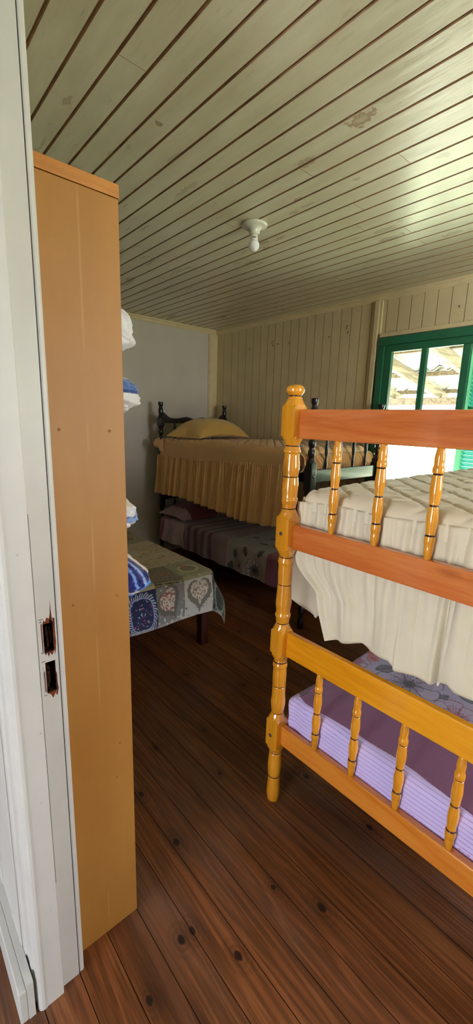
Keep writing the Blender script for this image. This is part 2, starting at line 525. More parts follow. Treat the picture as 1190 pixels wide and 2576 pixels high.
# crown mouldings
def crown(name, pts, label):
    mb = MB()
    (x0, y0), (x1, y1), (nx, ny) = pts
    prof = [(0, 0), (.028, 0), (.028, .012), (.018, .02), (.014, .034), (.006, .046), (0, .046)]
    vs = []
    for (x, y) in ((x0, y0), (x1, y1)):
        for d, h in prof: vs.append((x + nx * d, y + ny * d, ZC - h))
    n = len(prof)
    fs = [(i, (i + 1) % n, n + (i + 1) % n, n + i) for i in range(n)] + [tuple(range(n)), tuple(range(n, 2 * n))]
    mb.add(vs, fs); return struct(mb.build(name, M['trim']), label, 'moulding')


crown('trim_1', ((XL, YN), (XL, YB), (1, 0)), 'cream crown moulding above the grey plaster wall')
crown('trim_2', ((XL, YB), (XR, YB), (0, -1)), 'cream crown moulding above the window wall')
mb = MB(); mb.box(XL, XL + .022, 3.075, YB, 0, ZC - .046, 0, .003); mb.box(XL, XL + .012, 3.063, 3.075, 0, ZC - .046, 0)
struct(mb.build('trim_3', M['trim']), 'cream corner board between plaster and board walls', 'corner board')
mb = MB(); mb.box(-2.024, -1.985, YB - .022, YB, 0, ZC - .04, 0, .003); mb.box(-1.985, -1.962, YB - .014, YB, WZ1 + .03, ZC - .04, 0, .002)
struct(mb.build('trim_4', M['trim']), 'cream vertical batten beside the green window', 'batten')
mb = MB(); mb.box(-1.962, WX1 + .03, YB - .018, YB, WZ1 + .006, WZ1 + .036, 0, .002)
struct(mb.build('trim_5', M['trim']), 'cream horizontal batten above the green window', 'batten')

# ------------------------------------------------------------------ window 1 (green, visible)
W = sthing('window_1', (-1.3, YB, WZ0), 'green framed window with the porch roof outside', 'window')
mb = MB()
FY0, FY1 = YB - .02, YB + .10
mb.box(WX0, WX0 + .055, FY0, FY1, WZ0, WZ1, 0, .003); mb.box(WX1 - .055, WX1, FY0, FY1, WZ0, WZ1, 0, .003)
mb.box(WX0 - .001, WX1 + .001, FY0 - .003, FY1 + .002, WZ1 - .058, WZ1 + .001, 0, .003); mb.box(WX0 - .01, WX1 + .01, FY0 - .03, FY1 + .03, WZ0 - .03, WZ0 + .02, 0, .004)
mb.build('window_frame', M['green'], W)
sx0, sx1 = WX0 + .055, WX1 - .055
cxm = (sx0 + sx1) / 2
sz0, sz1 = 1.50, WZ1 - .058
mb = MB()
y0, y1 = YB - .008, YB + .028
mb.box(sx0, -1.850, y0, y1, sz0 + .05, 2.052, 0, .002); mb.box(sx1 - .056, sx1, y0, y1, sz0 + .05, 2.052, 0, .002)
mb.box(sx0, sx1, y0, y1, 2.052, sz1, 0, .003); mb.box(sx0, sx1, y0, y1, sz0, sz0 + .05, 0, .003)
mb.box(-1.612, -1.572, y0, y1, sz0 + .05, 2.052, 0, .002); mb.box(-1.318, -1.268, y0, y1, sz0 + .05, 2.052, 0, .002); mb.box(-.97, -.93, y0, y1, sz0 + .05, 2.052, 0, .002)
mb.build('sash', M['green'], W)
for (a, b) in ((-1.850, -1.612), (-1.572, -1.318), (-1.268, -.97), (-.93, sx1 - .056)):
    mb = MB(); mb.box(a, b, YB + .010, YB + .013, sz0 + .05, 2.052); mb.build('pane', M['glass'], W)

# louvred shutter leaf hinged at the right jamb, standing slightly open to the outside
HXs, HYs, SA, SL = -.505, 3.315, math.radians(20), 1.02
S = thing('louvred_shutter', (HXs, HYs, WZ0), 'mint and teal louvred shutter standing ajar outside the right half of the window', 'shutter')
S.rotation_euler = (0, 0, -SA)
mb = MB(); a, b = HXs - SL, HXs
def sbox(x0, x1, z0, z1): mb.box(x0, x1, HYs - .015, HYs + .015, z0, z1, 0, .003)
sbox(a, a + .06, WZ0 + .03, WZ1 - .06); sbox(b - .06, b, WZ0 + .03, WZ1 - .06)
sbox(a + .06, b - .06, WZ1 - .12, WZ1 - .06); sbox(a + .06, b - .06, WZ0 + .03, WZ0 + .1); sbox(a + .06, b - .06, 1.58, 1.64)
mb.build('shutter_frame', M['mint'], S)
mb = MB(); z = WZ0 + .115
while z < WZ1 - .13:
    if not (1.565 < z < 1.655): mb.obox((a + .06, HYs, z), (b - .06, HYs, z), .036, .006, up=(0, .75, .66))
    z += .03
mb.build('louvres', M['teal'], S)

# ------------------------------------------------------------------ door frame at left (camera looks in past it)
D = sthing('door_1', (JX, .23, 0), 'white painted door frame with a broken lock mortise', 'door frame')
mb = MB()
# stop / lining: flat board face x=-.90 from y .186 to .231
mb.box(-.96, -.900, .188, .2315, 0, DH, 0, .0015)
mb.box(JXR, JXR + .05, .188, .2315, 0, DH, 0, .0015); mb.box(-.93, JXR + .03, .188, .2315, DH - .02, DH + .03)
mb.build('door_stop', M['white'], D)
# rebate board x=-.915 with two mortise holes
mb = MB()
H = [(.9825, 1.052), (.8825, .9585)]
hy0, hy1 = .2480, .2695
def yz(y0, y1, z0, z1): mb.box(-.95, -.915, y0, y1, z0, z1)
yz(.2305, hy0, 0, DH); yz(hy1, .2770, 0, DH)
yz(hy0, hy1, 0, H[1][0]); yz(hy0, hy1, H[1][1], H[0][0]); yz(hy0, hy1, H[0][1], DH)
mb.box(JXR, JXR + .05, .2305, .277, 0, DH)
mb.build('door_rebate', M['white'], D)
mb = MB()
for z0, z1 in H:
    mb.box(-.956, -.945, hy0, hy1, z0, z1)
    mb.box(-.95, -.9152, hy1 - .0012, hy1 + .0005, z0, z1); mb.box(-.95, -.9152, hy0 - .0005, hy0 + .0012, z0, z1)
    mb.box(-.95, -.9152, hy0, hy1, z0 - .0005, z0 + .002); mb.box(-.95, -.9152, hy0, hy1, z1 - .0015, z1 + .0005)
    for k in range(7):
        zz = random.uniform(z0, z1 - .01); yy = random.uniform(hy0, hy1 - .005)
        mb.box(-.946, -.92 - random.random() * .012, yy, yy + random.uniform(.002, .005), zz, zz + random.uniform(.008, .03))
mb.build('lock_mortise', M['hole'], D)
mb = MB()
def patch(pts, x=-.9147):
    vs = [(x, y, z) for y, z in pts] + [(x - .003, y, z) for y, z in pts]
    n = len(pts)
    mb.add(vs, [tuple(range(n)), tuple(range(2 * n - 1, n - 1, -1))] + [(i, (i + 1) % n, n + (i + 1) % n, n + i) for i in range(n)])
patch([(.2635, 1.052), (.2690, 1.052), (.2675, 1.075), (.2662, 1.103), (.2650, 1.075), (.2625, 1.062)])
patch([(.2696, 1.062), (.2738, 1.060), (.2735, 1.03), (.2742, 1.0), (.2730, .985), (.2712, .978), (.2696, .97)])
patch([(.2696, .93), (.2715, .925), (.2718, .90), (.2735, .885), (.2712, .876), (.2700, .868), (.2660, .875), (.2696, .8825)])
patch([(.2485, .9825), (.2510, .976), (.2540, .982), (.2570, .970), (.2600, .981), (.2640, .972), (.2690, .9825)])
patch([(.2485, 1.052), (.2500, 1.060), (.2540, 1.056), (.2570, 1.066), (.2635, 1.060), (.2690, 1.052)])
patch([(.2485, .8825), (.2560, .876), (.2600, .866), (.2640, .873), (.2690, .8825)])
patch([(.2440, 1.05), (.2465, 1.055), (.2470, 1.01), (.2462, .985), (.2450, .98)])
patch([(.2440, .935), (.2462, .94), (.2466, .90), (.2470, .885), (.2446, .888)])
mb.build('splintered_edge', M['rawwood'], D)
mb = MB()
for zc, w in ((1.063, .010), (.9835, .006), (.962, .008), (.878, .007), (1.057, .006)):
    mb.box(-.9155, -.9148, .2405, .2405 + w, zc, zc + .0012)
mb.box(-.9155, -.9147, .2351, .2360, .35, 1.30); mb.box(-.9155, -.9148, .2446, .2451, .98, 1.062); mb.box(-.9155, -.9148, .2428, .2433, .885, .95)  # long strip paints in the shadow edge along the stop, plus its peeling crack
mb.build('paint_chips_shadow_line', M['crack'], D)
# inner casing with a crack line beside it
mb = MB(); mb.box(-1.0, -.915, .2782, .2915, 0, DH + .03, 0, .004); mb.box(JXR, JXR + .07, .2782, .2935, 0, DH + .03, 0, .004); mb.box(-1.0, JXR + .07, .2782, .2915, DH, DH + .07, 0, .004)
mb.build('inner_casing', M['white'], D)
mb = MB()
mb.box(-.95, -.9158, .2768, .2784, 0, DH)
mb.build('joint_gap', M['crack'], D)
# outer casing: rounded bead then stepped flats
mb = MB()
prof = [(-.900, .190), (-.8985, .184), (-.8995, .178), (-.903, .1725), (-.910, .1690), (-.9155, .1698), (-.918, .1715), (-.930, .1700), (-.934, .1660), (-.945, .1655), (-.950, .1672), (-.972, .1668), (-.976, .1632), (-.995, .1632), (-1.0, .19)]
n = len(prof); vs = [(x, y, z) for z in (0, DH + .08) for x, y in prof]
mb.add(vs, [(i, (i + 1) % n, n + (i + 1) % n, n + i) for i in range(n)] + [tuple(range(n)), tuple(range(n, 2 * n))])
mb.box(JXR, JXR + .09, .165, .19, 0, DH + .08, 0, .004)
mb.build('outer_casing', M['white'], D)
# hall boards left of the casing
mb = MB()
for k in range(16):
    x1 = -1.0 - k * .1
    mb.box(x1 - .098, x1, .160 if k % 2 == 0 else .162, .176, 0, 2.58, 0, .003)
struct(mb.build('wall_hall_boards', M['white']), 'white hall boarding beside the door casing', 'wall boarding')
mb = MB(); mb.box(-2.6, -.905, .127, .146, 0, .10, 0, .003); mb.box(-2.6, -.905, .146, .1625, 0, .112)
struct(mb.build('baseboard_hall', M['white']), 'white baseboard at the foot of the hall wall', 'baseboard')
# nail dents on the frame
for (y, z) in ((.206, 1.222), (.212, .62), (.222, .80), (.213, .30)):
    mb = MB(); mb.tube([(-.9004 + .0006, y, z), (-.8990, y, z)], [.0022, .0022], 10)
    mb.build('nail_head', M['white'], D)

# ------------------------------------------------------------------ ceiling lamp
bx, by = -1.805, 1.648
Lp = thing('ceiling_lamp', (bx, by, 2.36), 'white porcelain ceiling lamp holder with one unlit bulb', 'lamp')
mb = MB(); mb.lathe(bx, by, [(2.440, .020), (2.442, .026), (2.450, .028), (2.460, .031), (2.467, .040), (2.471, .052), (2.473, .060), (2.476, .066), (2.480, .068), (2.4852, .067)], 40)
mb.build('lamp_holder', M['ceramic'], Lp)
mb = MB(); mb.lathe(bx, by, [(2.412, .0195), (2.425, .0190), (2.441, .0175)], 28); bn = mb.build('bulb_base', M['bulbneck'], Lp)
mb = MB()
for k, (a, w) in enumerate(((-62, 5), (-52, 4), (-46, 3), (-38, 6), (-26, 5), (-16, 4))):
    a = math.radians(a); r = .0193
    p = (bx + r * math.cos(a), by + r * math.sin(a))
    mb.obox((p[0], p[1], 2.421), (p[0] + .0004 * math.cos(a), p[1] + .0004 * math.sin(a), 2.421), .0006 * w, .005 if k % 2 else .003)
mb.build('bulb_print', M['ink'], bn)
prof = []
for i in range(17):
    t = i / 16 * PI * .80
    prof.append((2.388 - .0285 * math.cos(t), max(.0005, .0285 * math.sin(t))))
prof.append((2.413, .0195))
mb = MB(); mb.lathe(bx, by, prof, 32); mb.build('bulb_globe', M['bulbglass'], Lp)

# ------------------------------------------------------------------ nails and hooks on the window wall
def nail(x, z, L, label, dx=.0, hook=False):
    mb = MB()
    if hook: mb.tube([(x, YB, z), (x, YB - .02, z), (x + .004, YB - .03, z - .006), (x + dx, YB - .03, z - L)], .0018, 6)
    else: mb.tube([(x, YB, z), (x, YB - .014, z), (x + dx, YB - .016, z - L)], .0022, 6)
    return tag(mb.build('nail', M['nail'], origin=(x, YB, z)), label, 'nail', 'nails in the cream board wall')


nail(-3.142, 2.276, .045, 'rusty hook nail high on the board wall, longest of the left cluster', .01, True)
nail(-3.138, 2.235, .018, 'small rusty nail right below the long hook nail')
nail(-3.075, 2.243, .012, 'small rusty nail just right of the long hook nail')
nail(-2.924, 2.24, .02, 'lone rusty nail between the left cluster and the double nail')
nail(-2.277, 2.30, .04, 'rusty bent nail, upper of the pair near the window', .012, True)
nail(-2.269, 2.252, .018, 'rusty nail, lower of the pair near the window')
nail(-3.476, 2.236, .022, 'leftmost rusty nail on the board wall, nearest the corner')
nail(-2.459, 2.236, .016, 'small rusty nail left of the pair near the window')
nail(-1.38, 2.306, .02, 'bent rusty nail above the green window', .014, True)

# ------------------------------------------------------------------ ochre shelf unit (side panel seen)
CXR, CYF, CZ = -.957, .475, 1.985
SH = thing('shelf_unit', (-1.35, .385, 0), 'tall ochre open shelf unit standing beside the white door frame', 'shelf unit')
CABLINE = .0
mb = MB(); mb.box(CXR - .02, CXR, .296, CYF, 0, CZ - .028, 0, .0015); mb.build('side_panel', M['cabinet'], SH)
mb = MB(); mb.box(-1.78, -1.76, .296, CYF, 0, CZ - .028, 0, .0015); mb.build('side_panel', M['cabinet'], SH)
mb = MB(); mb.box(-1.782, CXR + .0008, .294, CYF + .002, CZ - .0265, CZ, 0, .0015); mb.build('top_board', M['cabtop'], SH)
mb = MB(); mb.box(-1.76, CXR - .02, .296, .304, 0, CZ - .03); mb.build('back_panel', M['cabinet'], SH)
for z in (.08, .62, .97, 1.17, 1.48, 1.62):
    mb = MB(); mb.box(-1.76, CXR - .02, .304, CYF - .004, z - .018, z, 0, .001); mb.build('shelf', M['cabinet'], SH)
for (y, z) in ((.322, 1.469), (.437, 1.467), (.443, 1.055), (.332, 1.059), (.437, .622), (.425, .518)):
    mb = MB(); mb.tube([(CXR - .001, y, z), (CXR + .0012, y, z)], [.0035, .0028], 12); mb.build('screw', M['screw'], SH)


# ------------------------------------------------------------------ cloth helpers
def smooth(e0, e1, x):
    t = np.clip((x - e0) / (e1 - e0), 0, 1); return t * t * (3 - 2 * t)


_N = {}
def vnoise(x, y, seed=0):
    """value noise, numpy"""
    if seed not in _N: _N[seed] = np.random.default_rng(seed + 100).random((64, 64))
    g = _N[seed]
    xi = np.floor(x).astype(int); yi = np.floor(y).astype(int); fx = x - xi; fy = y - yi
    fx = fx * fx * (3 - 2 * fx); fy = fy * fy * (3 - 2 * fy)
    a = g[xi % 64, yi % 64]; b = g[(xi + 1) % 64, yi % 64]; c = g[xi % 64, (yi + 1) % 64]; d = g[(xi + 1) % 64, (yi + 1) % 64]
    return (a * (1 - fx) + b * fx) * (1 - fy) + (c * (1 - fx) + d * fx) * fy


def fbm(x, y, seed=0, o=3):
    s = 0; a = .5
    for k in range(o):
        s = s + a * vnoise(x * 2 ** k, y * 2 ** k, seed + k); a *= .5
    return s / (1 - .5 ** o)


def drape(x0, x1, y0, y1, ztop, r, drops, step, colf=None, topf=None, sidef=None, pointed=False, Aa=None, Bb=None):
    """sheet lying on a box top and falling over its sides. drops = (xmin, xmax, ymin, ymax) cloth length past each edge"""
    dxm, dxp, dym, dyp = drops
    nx = int((x1 - x0 + dxm + dxp) / step) + 2; ny = int((y1 - y0 + dym + dyp) / step) + 2
    A, B = np.meshgrid(np.linspace(x0 - dxm, x1 + dxp, nx) if Aa is None else Aa, np.linspace(y0 - dym, y1 + dyp, ny) if Bb is None else Bb, indexing='ij')
    ix0, ix1, iy0, iy1 = x0 + r, x1 - r, y0 + r, y1 - r
    ox = np.where(A < ix0, A - ix0, np.where(A > ix1, A - ix1, 0)); oy = np.where(B < iy0, B - iy0, np.where(B > iy1, B - iy1, 0))
    h = np.hypot(ox, oy); hs = np.where(h < 1e-9, 1, h)
    ux, uy = ox / hs, oy / hs
    t = h if pointed else np.maximum(abs(ox), abs(oy))
    q = r * PI / 2
    out = np.where(t < q, r * np.sin(np.minimum(t, q) / r), r)
    dz = np.where(t < q, r * (1 - np.cos(np.minimum(t, q) / r)), r + (t - q))
    X = np.clip(A, ix0, ix1) + ux * out; Y = np.clip(B, iy0, iy1) + uy * out; Z = ztop - dz
    below = np.clip(t - q, 0, None)
    if topf is not None: Z = Z + topf(A, B) * (1 - smooth(0, q, t) * .7)
    if sidef is not None:
        o = sidef(A, B, below); X = X + ux * o; Y = Y + uy * o
    P = np.stack([X, Y, Z], -1)
    return P, (colf(A, B) if colf else None), (A, B)


def quilt(A, B, s=.075, d=.007):
    a = (A + B) / s; b = (A - B) / s
    ga = np.abs(a - np.round(a)); gb = np.abs(b - np.round(b))
    g = np.minimum(ga, gb)
    return -d * np.exp(-(g / .065) ** 2) + .6 * d * (fbm(A * 30, B * 30, 5) - .5)


def ruffle(path, seam, hem, n, amp0=.004, amp1=.02, freq=26, flare=.03, nv=26, seed=1, xl=None):
    """gathered skirt hanging from a polyline path (list of xy, outward on the left-hand normal sign given by flare)"""
    path = np.array(path, float)
    seg = np.hypot(*(path[1:] - path[:-1]).T); cum = np.concatenate([[0], np.cumsum(seg)]); Lt = cum[-1]
    s = np.linspace(0, Lt, n)
    px = np.interp(s, cum, path[:, 0]); py = np.interp(s, cum, path[:, 1])
    tx = np.gradient(px); ty = np.gradient(py); k = max(3, int(n * .03 / Lt)) | 1
    ker = np.ones(k) / k
    pad = lambda a: np.convolve(np.pad(a, k // 2, 'edge'), ker, 'valid')
    tx, ty = pad(tx), pad(ty); l = np.hypot(tx, ty); nxx, nyy = ty / l, -tx / l
    v = np.linspace(0, 1, nv)
    Sg, V = np.meshgrid(s, v, indexing='ij')
    rg = np.random.default_rng(seed)
    warp = .06 * (fbm(Sg * 3, V * .25, seed) - .5)
    u = (Sg + warp) * freq
    ph = u + 1.3 * (vnoise(Sg * 5, V * 0 + .5, seed + 3) - .5) * 2
    w1 = np.sin(2 * PI * ph / 2.2)
    w1 = w1 * (1 + .15 * (1 - w1 ** 2))
    w2 = np.sin(2 * PI * (u * 2.3 + 2 * vnoise(Sg * 11, V * 0, seed + 7)))
    mod = .5 + .9 * vnoise(Sg * 4, V * .4 + 3, seed + 9)
    off = amp0 * w2 * (1 - V) ** 1.5 * mod * 1.4 + (amp1 * w1 * mod) * (V ** .8) + flare * V + .25 * amp1 * w2 * V * (1 - V)
    off = off + amp0 * 1.2 * np.sin(V * PI * .5) 
    X = px[:, None] + nxx[:, None] * off; Y = py[:, None] + nyy[:, None] * off
    zs = np.array([seam(t / Lt) for t in s]); zh = np.array([hem(t / Lt) for t in s])
    Z = zs[:, None] * (1 - V) + zh[:, None] * V
    return np.stack([X, Y, Z], -1), Sg / Lt, V


def solid(o, th=.0018):
    m = o.modifiers.new('thickness', 'SOLIDIFY'); m.thickness = th; m.offset = 0; return o


def flat(c, shape):
    a = np.empty(shape + (3,)); a[...] = c; return a


# ------------------------------------------------------------------ turned parts
def interp_prof(pts, fine=None): return pts


def block(mb, x, y, z0, z1, w, ch=.022, rr=.8, mi=0):
    """square post block with chamfered (rounded-octagon) ends blending into turned rings"""
    h = w / 2; n = 24
    zs = [z0, z0 + ch * .4, z0 + ch, z0 + ch * 1.35, z1 - ch * 1.35, z1 - ch, z1 - ch * .4, z1]
    lim = [h * rr, h * (rr + .13), h * 1.14, h * 1.36, h * 1.36, h * 1.14, h * (rr + .13), h * rr]
    vs = []
    for z, R in zip(zs, lim):
        for k in range(n):
            a = 2 * PI * k / n
            c, s = math.cos(a), math.sin(a)
            sq = h / max(abs(c), abs(s))
            rad = min(sq, R); vs.append((x + rad * c, y + rad * s, z))
    b = len(mb.v); mb.v.extend(vs)
    for i in range(len(zs) - 1):
        for k in range(n):
            mb.f.append([b + i * n + k, b + i * n + (k + 1) % n, b + (i + 1) * n + (k + 1) % n, b + (i + 1) * n + k]); mb.m.append(mi); mb.s.append(False)
    mb.f.append([b + k for k in range(n)][::-1]); mb.m.append(mi); mb.s.append(False)
    mb.f.append([b + (len(zs) - 1) * n + k for k in range(n)]); mb.m.append(mi); mb.s.append(False)


def ringed(mb, x, y, prof, rings, n=28):
    """lathe with thin burnt rings (mat 1) cut at ring heights"""
    zz = [p[0] for p in prof]; rr = [p[1] for p in prof]
    allz = sorted(set(list(np.linspace(zz[0], zz[-1], max(8, int((zz[-1] - zz[0]) / .006)))) + [r + d for r in rings for d in (-.0028, -.0016, .0016, .0028) if zz[0] < r + d < zz[-1]] + zz))
    out = []; mats = []
    for z in allz:
        R = float(np.interp(z, zz, rr))
        if any(abs(z - q) < .002 for q in rings): R -= .0016
        out.append((z, R))
    for i in range(len(out) - 1):
        m = (out[i][0] + out[i + 1][0]) / 2
        mats.append(1 if any(abs(m - q) < .0021 for q in rings) else 0)
    mb.lathe(x, y, out, n, True, mats)


def cr(pts, k=5):
    """smooth a (z, r) profile with catmull-rom"""
    P = [pts[0]] + list(pts) + [pts[-1]]; o = []
    for i in range(1, len(P) - 2):
        for j in range(k):
            t = j / k; a, b, c, d = (P[i - 1][1], P[i][1], P[i + 1][1], P[i + 2][1])
            r = .5 * (2 * b + (c - a) * t + (2 * a - 5 * b + 4 * c - d) * t * t + (3 * b - a - 3 * c + d) * t ** 3)
            o.append((P[i][0] + (P[i + 1][0] - P[i][0]) * t, r))
    o.append(pts[-1]); return o


def honey_post(parent, x, y):
    mb = MB()
    bl = [(.226, .397), (.625, .772), (1.034, 1.203), (1.425, 1.578)]
    for z0, z1 in bl: block(mb, x, y, z0, z1, .060)
    rings_leg = [.222, .114]
    ringed(mb, x, y, cr([(0, .0245), (.03, .0275), (.085, .0255), (.112, .0255), (.16, .0285), (.21, .0255), (.227, .0245)]), rings_leg)
    ringed(mb, x, y, cr([(.396, .0235), (.415, .026), (.440, .0285), (.475, .0265), (.517, .026), (.560, .0270), (.592, .0265), (.603, .0285), (.614, .0265), (.626, .0245)]), [.401, .517, .619])
    ringed(mb, x, y, cr([(.771, .024), (.790, .026), (.806, .0295), (.818, .0265), (.850, .0290), (.890, .0275), (.926, .0255), (.965, .0265), (1.0, .0265), (1.012, .0295), (1.024, .0265), (1.035, .0245)]), [.776, .926, 1.030])
    ringed(mb, x, y, cr([(1.202, .0235), (1.222, .0255), (1.236, .0290), (1.247, .0265), (1.285, .0285), (1.317, .0260), (1.350, .0285), (1.385, .0255), (1.395, .0255), (1.402, .0292), (1.412, .0265), (1.426, .0240)]), [1.206, 1.317, 1.421])
    ringed(mb, x, y, cr([(1.577, .0250), (1.583, .0215), (1.588, .0235), (1.596, .0290), (1.606, .0300), (1.614, .0265), (1.619, .018), (1.6205, .002)]), [1.5835])
    return mb.build('post', [M['honey'], M['ring']], parent)


def spindle(parent, x, y, z0, z1, rings, mats, R=.0145):
    mb = MB(); Lz = z1 - z0
    r = [(z0, R * .66)]
    edges = [z0] + sorted(rings) + [z1]
    for i in range(len(edges) - 1):
        a, b = edges[i], edges[i + 1]; m = (a + b) / 2
        if i == 0: r += [(a + (b - a) * .4, R * .86), (b - .03, R * .84), (b - .018, R * 1.0), (b - .004, R * .98)]
        elif i == len(edges) - 2: r += [(a + .004, R * .98), (a + .014, R * 1.0), (a + (b - a) * .35, R * .84), (a + (b - a) * .6, R * .88), (b, R * .66)]
        else: r += [(a + .004, R * .86), (m, R * 1.06), (b - .004, R * .90)]
    ringed(mb, x, y, cr(r), rings, 16)
    return mb.build('spindle', mats, parent)


# ------------------------------------------------------------------ honey bunk bed
YX0, YX1, YY0, YY1 = -.970, .022, 1.093, 3.06
YBK = thing('bunk_bed', (-.474, 2.07, 0), 'honey varnished wooden bunk bed, nearest to the doorway', 'bunk bed')
for (x, y) in ((YX0, YY0), (YX1, YY0), (YX0, YY1), (YX1, YY1)): honey_post(YBK, x, y)
rails = [(1.446, 1.541, 'orange'), (1.064, 1.152, 'orange'), (.648, .746, 'amber_reflection'), (.267, .350, 'base')]
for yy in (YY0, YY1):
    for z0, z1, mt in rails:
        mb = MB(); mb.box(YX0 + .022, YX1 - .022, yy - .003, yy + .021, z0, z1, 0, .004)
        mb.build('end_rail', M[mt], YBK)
sp_x = [-.785, -.632, -.474, -.315, -.160]
for yy in (YY0, YY1):
    for x in sp_x:
        spindle(YBK, x * 1.009, yy + .009, 1.150, 1.448, [1.218, 1.298, 1.380], [M['honey'], M['ring']])
        spindle(YBK, x * 1.009, yy + .009, .348, .650, [.413, .495, .578], [M['honey'], M['ring']])
for xx in (YX0, YX1):
    for z0, z1 in ((1.075, 1.145), (.275, .345)):
        mb = MB(); mb.box(xx - .012, xx + .012, YY0 + .025, YY1 - .025, z0, z1, 0, .003); mb.build('side_rail', M['orange'], YBK)
for zz in (1.075, .275):
    for k in range(10):
        y = 1.2 + k * .195
        mb = MB(); mb.box(YX0 + .012, YX1 - .012, y, y + .07, zz + .01, zz + .028, 0); mb.build('slat', M['orange'], YBK)
for z in (1.118, .305):
    mb = MB(); mb.tube([(YX0 - .0035, YY0 - .0295, z), (YX0 - .0035, YY0 - .0325, z)], [.0072, .0055], 16)
    mb.build('bolt', M['bolt'], YBK)

# upper mattress cover of the honey bunk (cream quilted top and gathered skirt)
CRM = lin(214, 200, 168)
BS = thing('bedspread', (-.474, 2.07, 1.08), 'cream quilted bedspread with long gathered skirt on the top of the honey bunk', 'bedspread')
mx0, mx1, my0, my1 = -.955, .0, 1.135, 3.02
P, c, _ = drape(mx0, mx1, my0, my1, 1.274, .045, (.055, .055, .055, .055), .0075,
                topf=lambda A, B: quilt(A, B, .13, .010) - .016 * np.exp(-((A - .0) ** 2 + (B - 1.6) ** 2) / .05) + .007 * (fbm(A * 5, B * 5, 3) - .5) + .010 * (fbm(A * 3 + B * 5, B * 22 - A * 4, 8) - .5))
mb = MB(); mb.grid(P); o = solid(mb.build('quilted_top', M['cream'], BS), .006)
mb = MB(); mb.box(mx0 + .02, mx1 - .02, my0 + .02, my1 - .02, 1.106, 1.235, 0, .03); mb.build('mattress_core', M['cream'], BS)
# side skirt on the aisle side
hs = lambda t: float(np.interp(t, [0, .75, .85, .886, 1.0], [.74, .72, .71, .69, .86]))
mb = MB()
P, _, _ = ruffle([(-.955, 3.0), (-.955, 1.16), (-.950, 1.150)], lambda t: 1.242, hs, 420, .005, .014, 9, .028, 26, 21)
# belly of the skirt, pressed outwards over the side rail
V = np.linspace(0, 1, 26)[None, :]
P[:, :, 0] -= .030 * np.sin(np.clip(V * 1.5, 0, 1) * PI * .5) * (1 - .25 * V)
mb.grid(P); solid(mb.build('side_skirt', M['cream'], BS))
# end skirt, its left edge folding inwards as it hangs
n, nv = 420, 44
s = np.linspace(0, 1, n)[:, None]; v = np.linspace(0, 1, nv)[None, :]
hemx = [-.80, -.66, -.629, -.56, -.535, -.483, -.419, -.411, -.384, -.362, -.30, -.20, -.1, 0.0]
hemz = [.765, .812, .800, .808, .787, .790, .786, .815, .826, .812, .806, .79, .80, .79]
zl = [1.235, 1.168, 1.025, .995, .965, .933, .857, .765][::-1]; xlv = [-.960, -.962, -.953, -.933, -.896, -.846, -.827, -.795][::-1]
xr = .0
X0 = -.960 + (xr + .960) * s
sh = np.clip(1 - s / .42, 0, 1) ** 1.5
zh = np.interp(X0 + .165 * sh, hemx, hemz)
seamz = np.interp(X0, [-.97, -.8, -.63, -.39, 0], [1.228, 1.240, 1.236, 1.250, 1.24])
Z = seamz * (1 - v) + zh * v
xl = np.interp(Z, zl, xlv)
X = X0 + (xl + .960) * sh
f1 = np.sin(2 * PI * (s * 24 + 1.5 * fbm(s * 6, v * .8, 31))) ; f2 = np.sin(2 * PI * (s * 4.6 + .35 + .22 * (fbm(s * 3, v * .8, 33) - .5)))
gather = np.abs(np.sin(PI * (s * 19 + 1.3 * fbm(s * 5, v * .8, 35)))) ** .7
Y = 1.137 - .006 * gather * (1 - v) ** .8 * 2 - .004 * f1 * (1 - v) - .014 * f2 * v ** .8 - .012 * np.sin(v * PI * .5) - .006 * (fbm(s * 7, v * 1.5, 39) - .5) * 2
# one deep sharp pleat
Y = Y + .045 * v * np.exp(-((X + .415 + .01 * v) / .007) ** 2)
Y = Y - .014 * v * smooth(-.535, -.545, X) * 0 + .010 * v * smooth(-.545, -.538, X) * (-1)
P = np.stack([X, Y, Z + 0 * X], -1)
mb = MB(); mb.grid(P); solid(mb.build('end_skirt', M['cream'], BS))

# ------------------------------------------------------------------ cloth painters
def flower(A, B, cx, cy, R, petals, seed=0, aspect=1.0, rot=0.0, w=.0022):
    """line drawing of a many petalled flower: returns line mask, fill mask, centre mask"""
    x = A - cx; y = (B - cy) * aspect
    r = np.hypot(x, y); th = np.arctan2(y, x) + rot
    th = th + .25 * (vnoise(r * 14 + 5, r * 0, seed) - .5) + .10 * np.sin(th * 3 + seed)
    k = th * petals / (2 * PI); f = np.abs(k - np.round(k)) * 2
    pid = np.mod(np.round(k), petals)
    vary = vnoise(pid * 1.7 + 3, pid * 0 + 1, seed)
    rad = R * (.66 + .20 * vary + .20 * np.sqrt(np.clip(1 - f * f, 0, 1)))
    step = 2 * PI * r / petals / 2
    k5 = k * 5; f5 = np.abs(k5 - np.round(k5)) * 2
    line = (np.abs(r - rad) < w) | ((np.abs(f - 1) * step < w * .8) & (r < rad)) | ((f5 * step / 5 < w * .55) & (r < rad * (.45 + .3 * vary)) & (r > R * .15))
    return line & (r < R * 1.2), r < rad, r < R * .17


def leaf(A, B, cx, cy, L, ang, wd=.3):
    c, s = math.cos(ang), math.sin(ang)
    u = ((A - cx) * c + (B - cy) * s) / L; v = (-(A - cx) * s + (B - cy) * c) / L
    e = wd * (1 - (2 * u - 0) ** 2)
    ins = (np.abs(u) < .5) & (np.abs(v) < e)
    line = ins & ((np.abs(v) < .035) | (np.abs(((u * 9 + np.abs(v) * 6) % 1) - .5) < .12) | (np.abs(v) > e - .045))
    return ins, line


def put(C, m, c, k=1.0):
    C[m] = C[m] * (1 - k) + np.array(c) * k


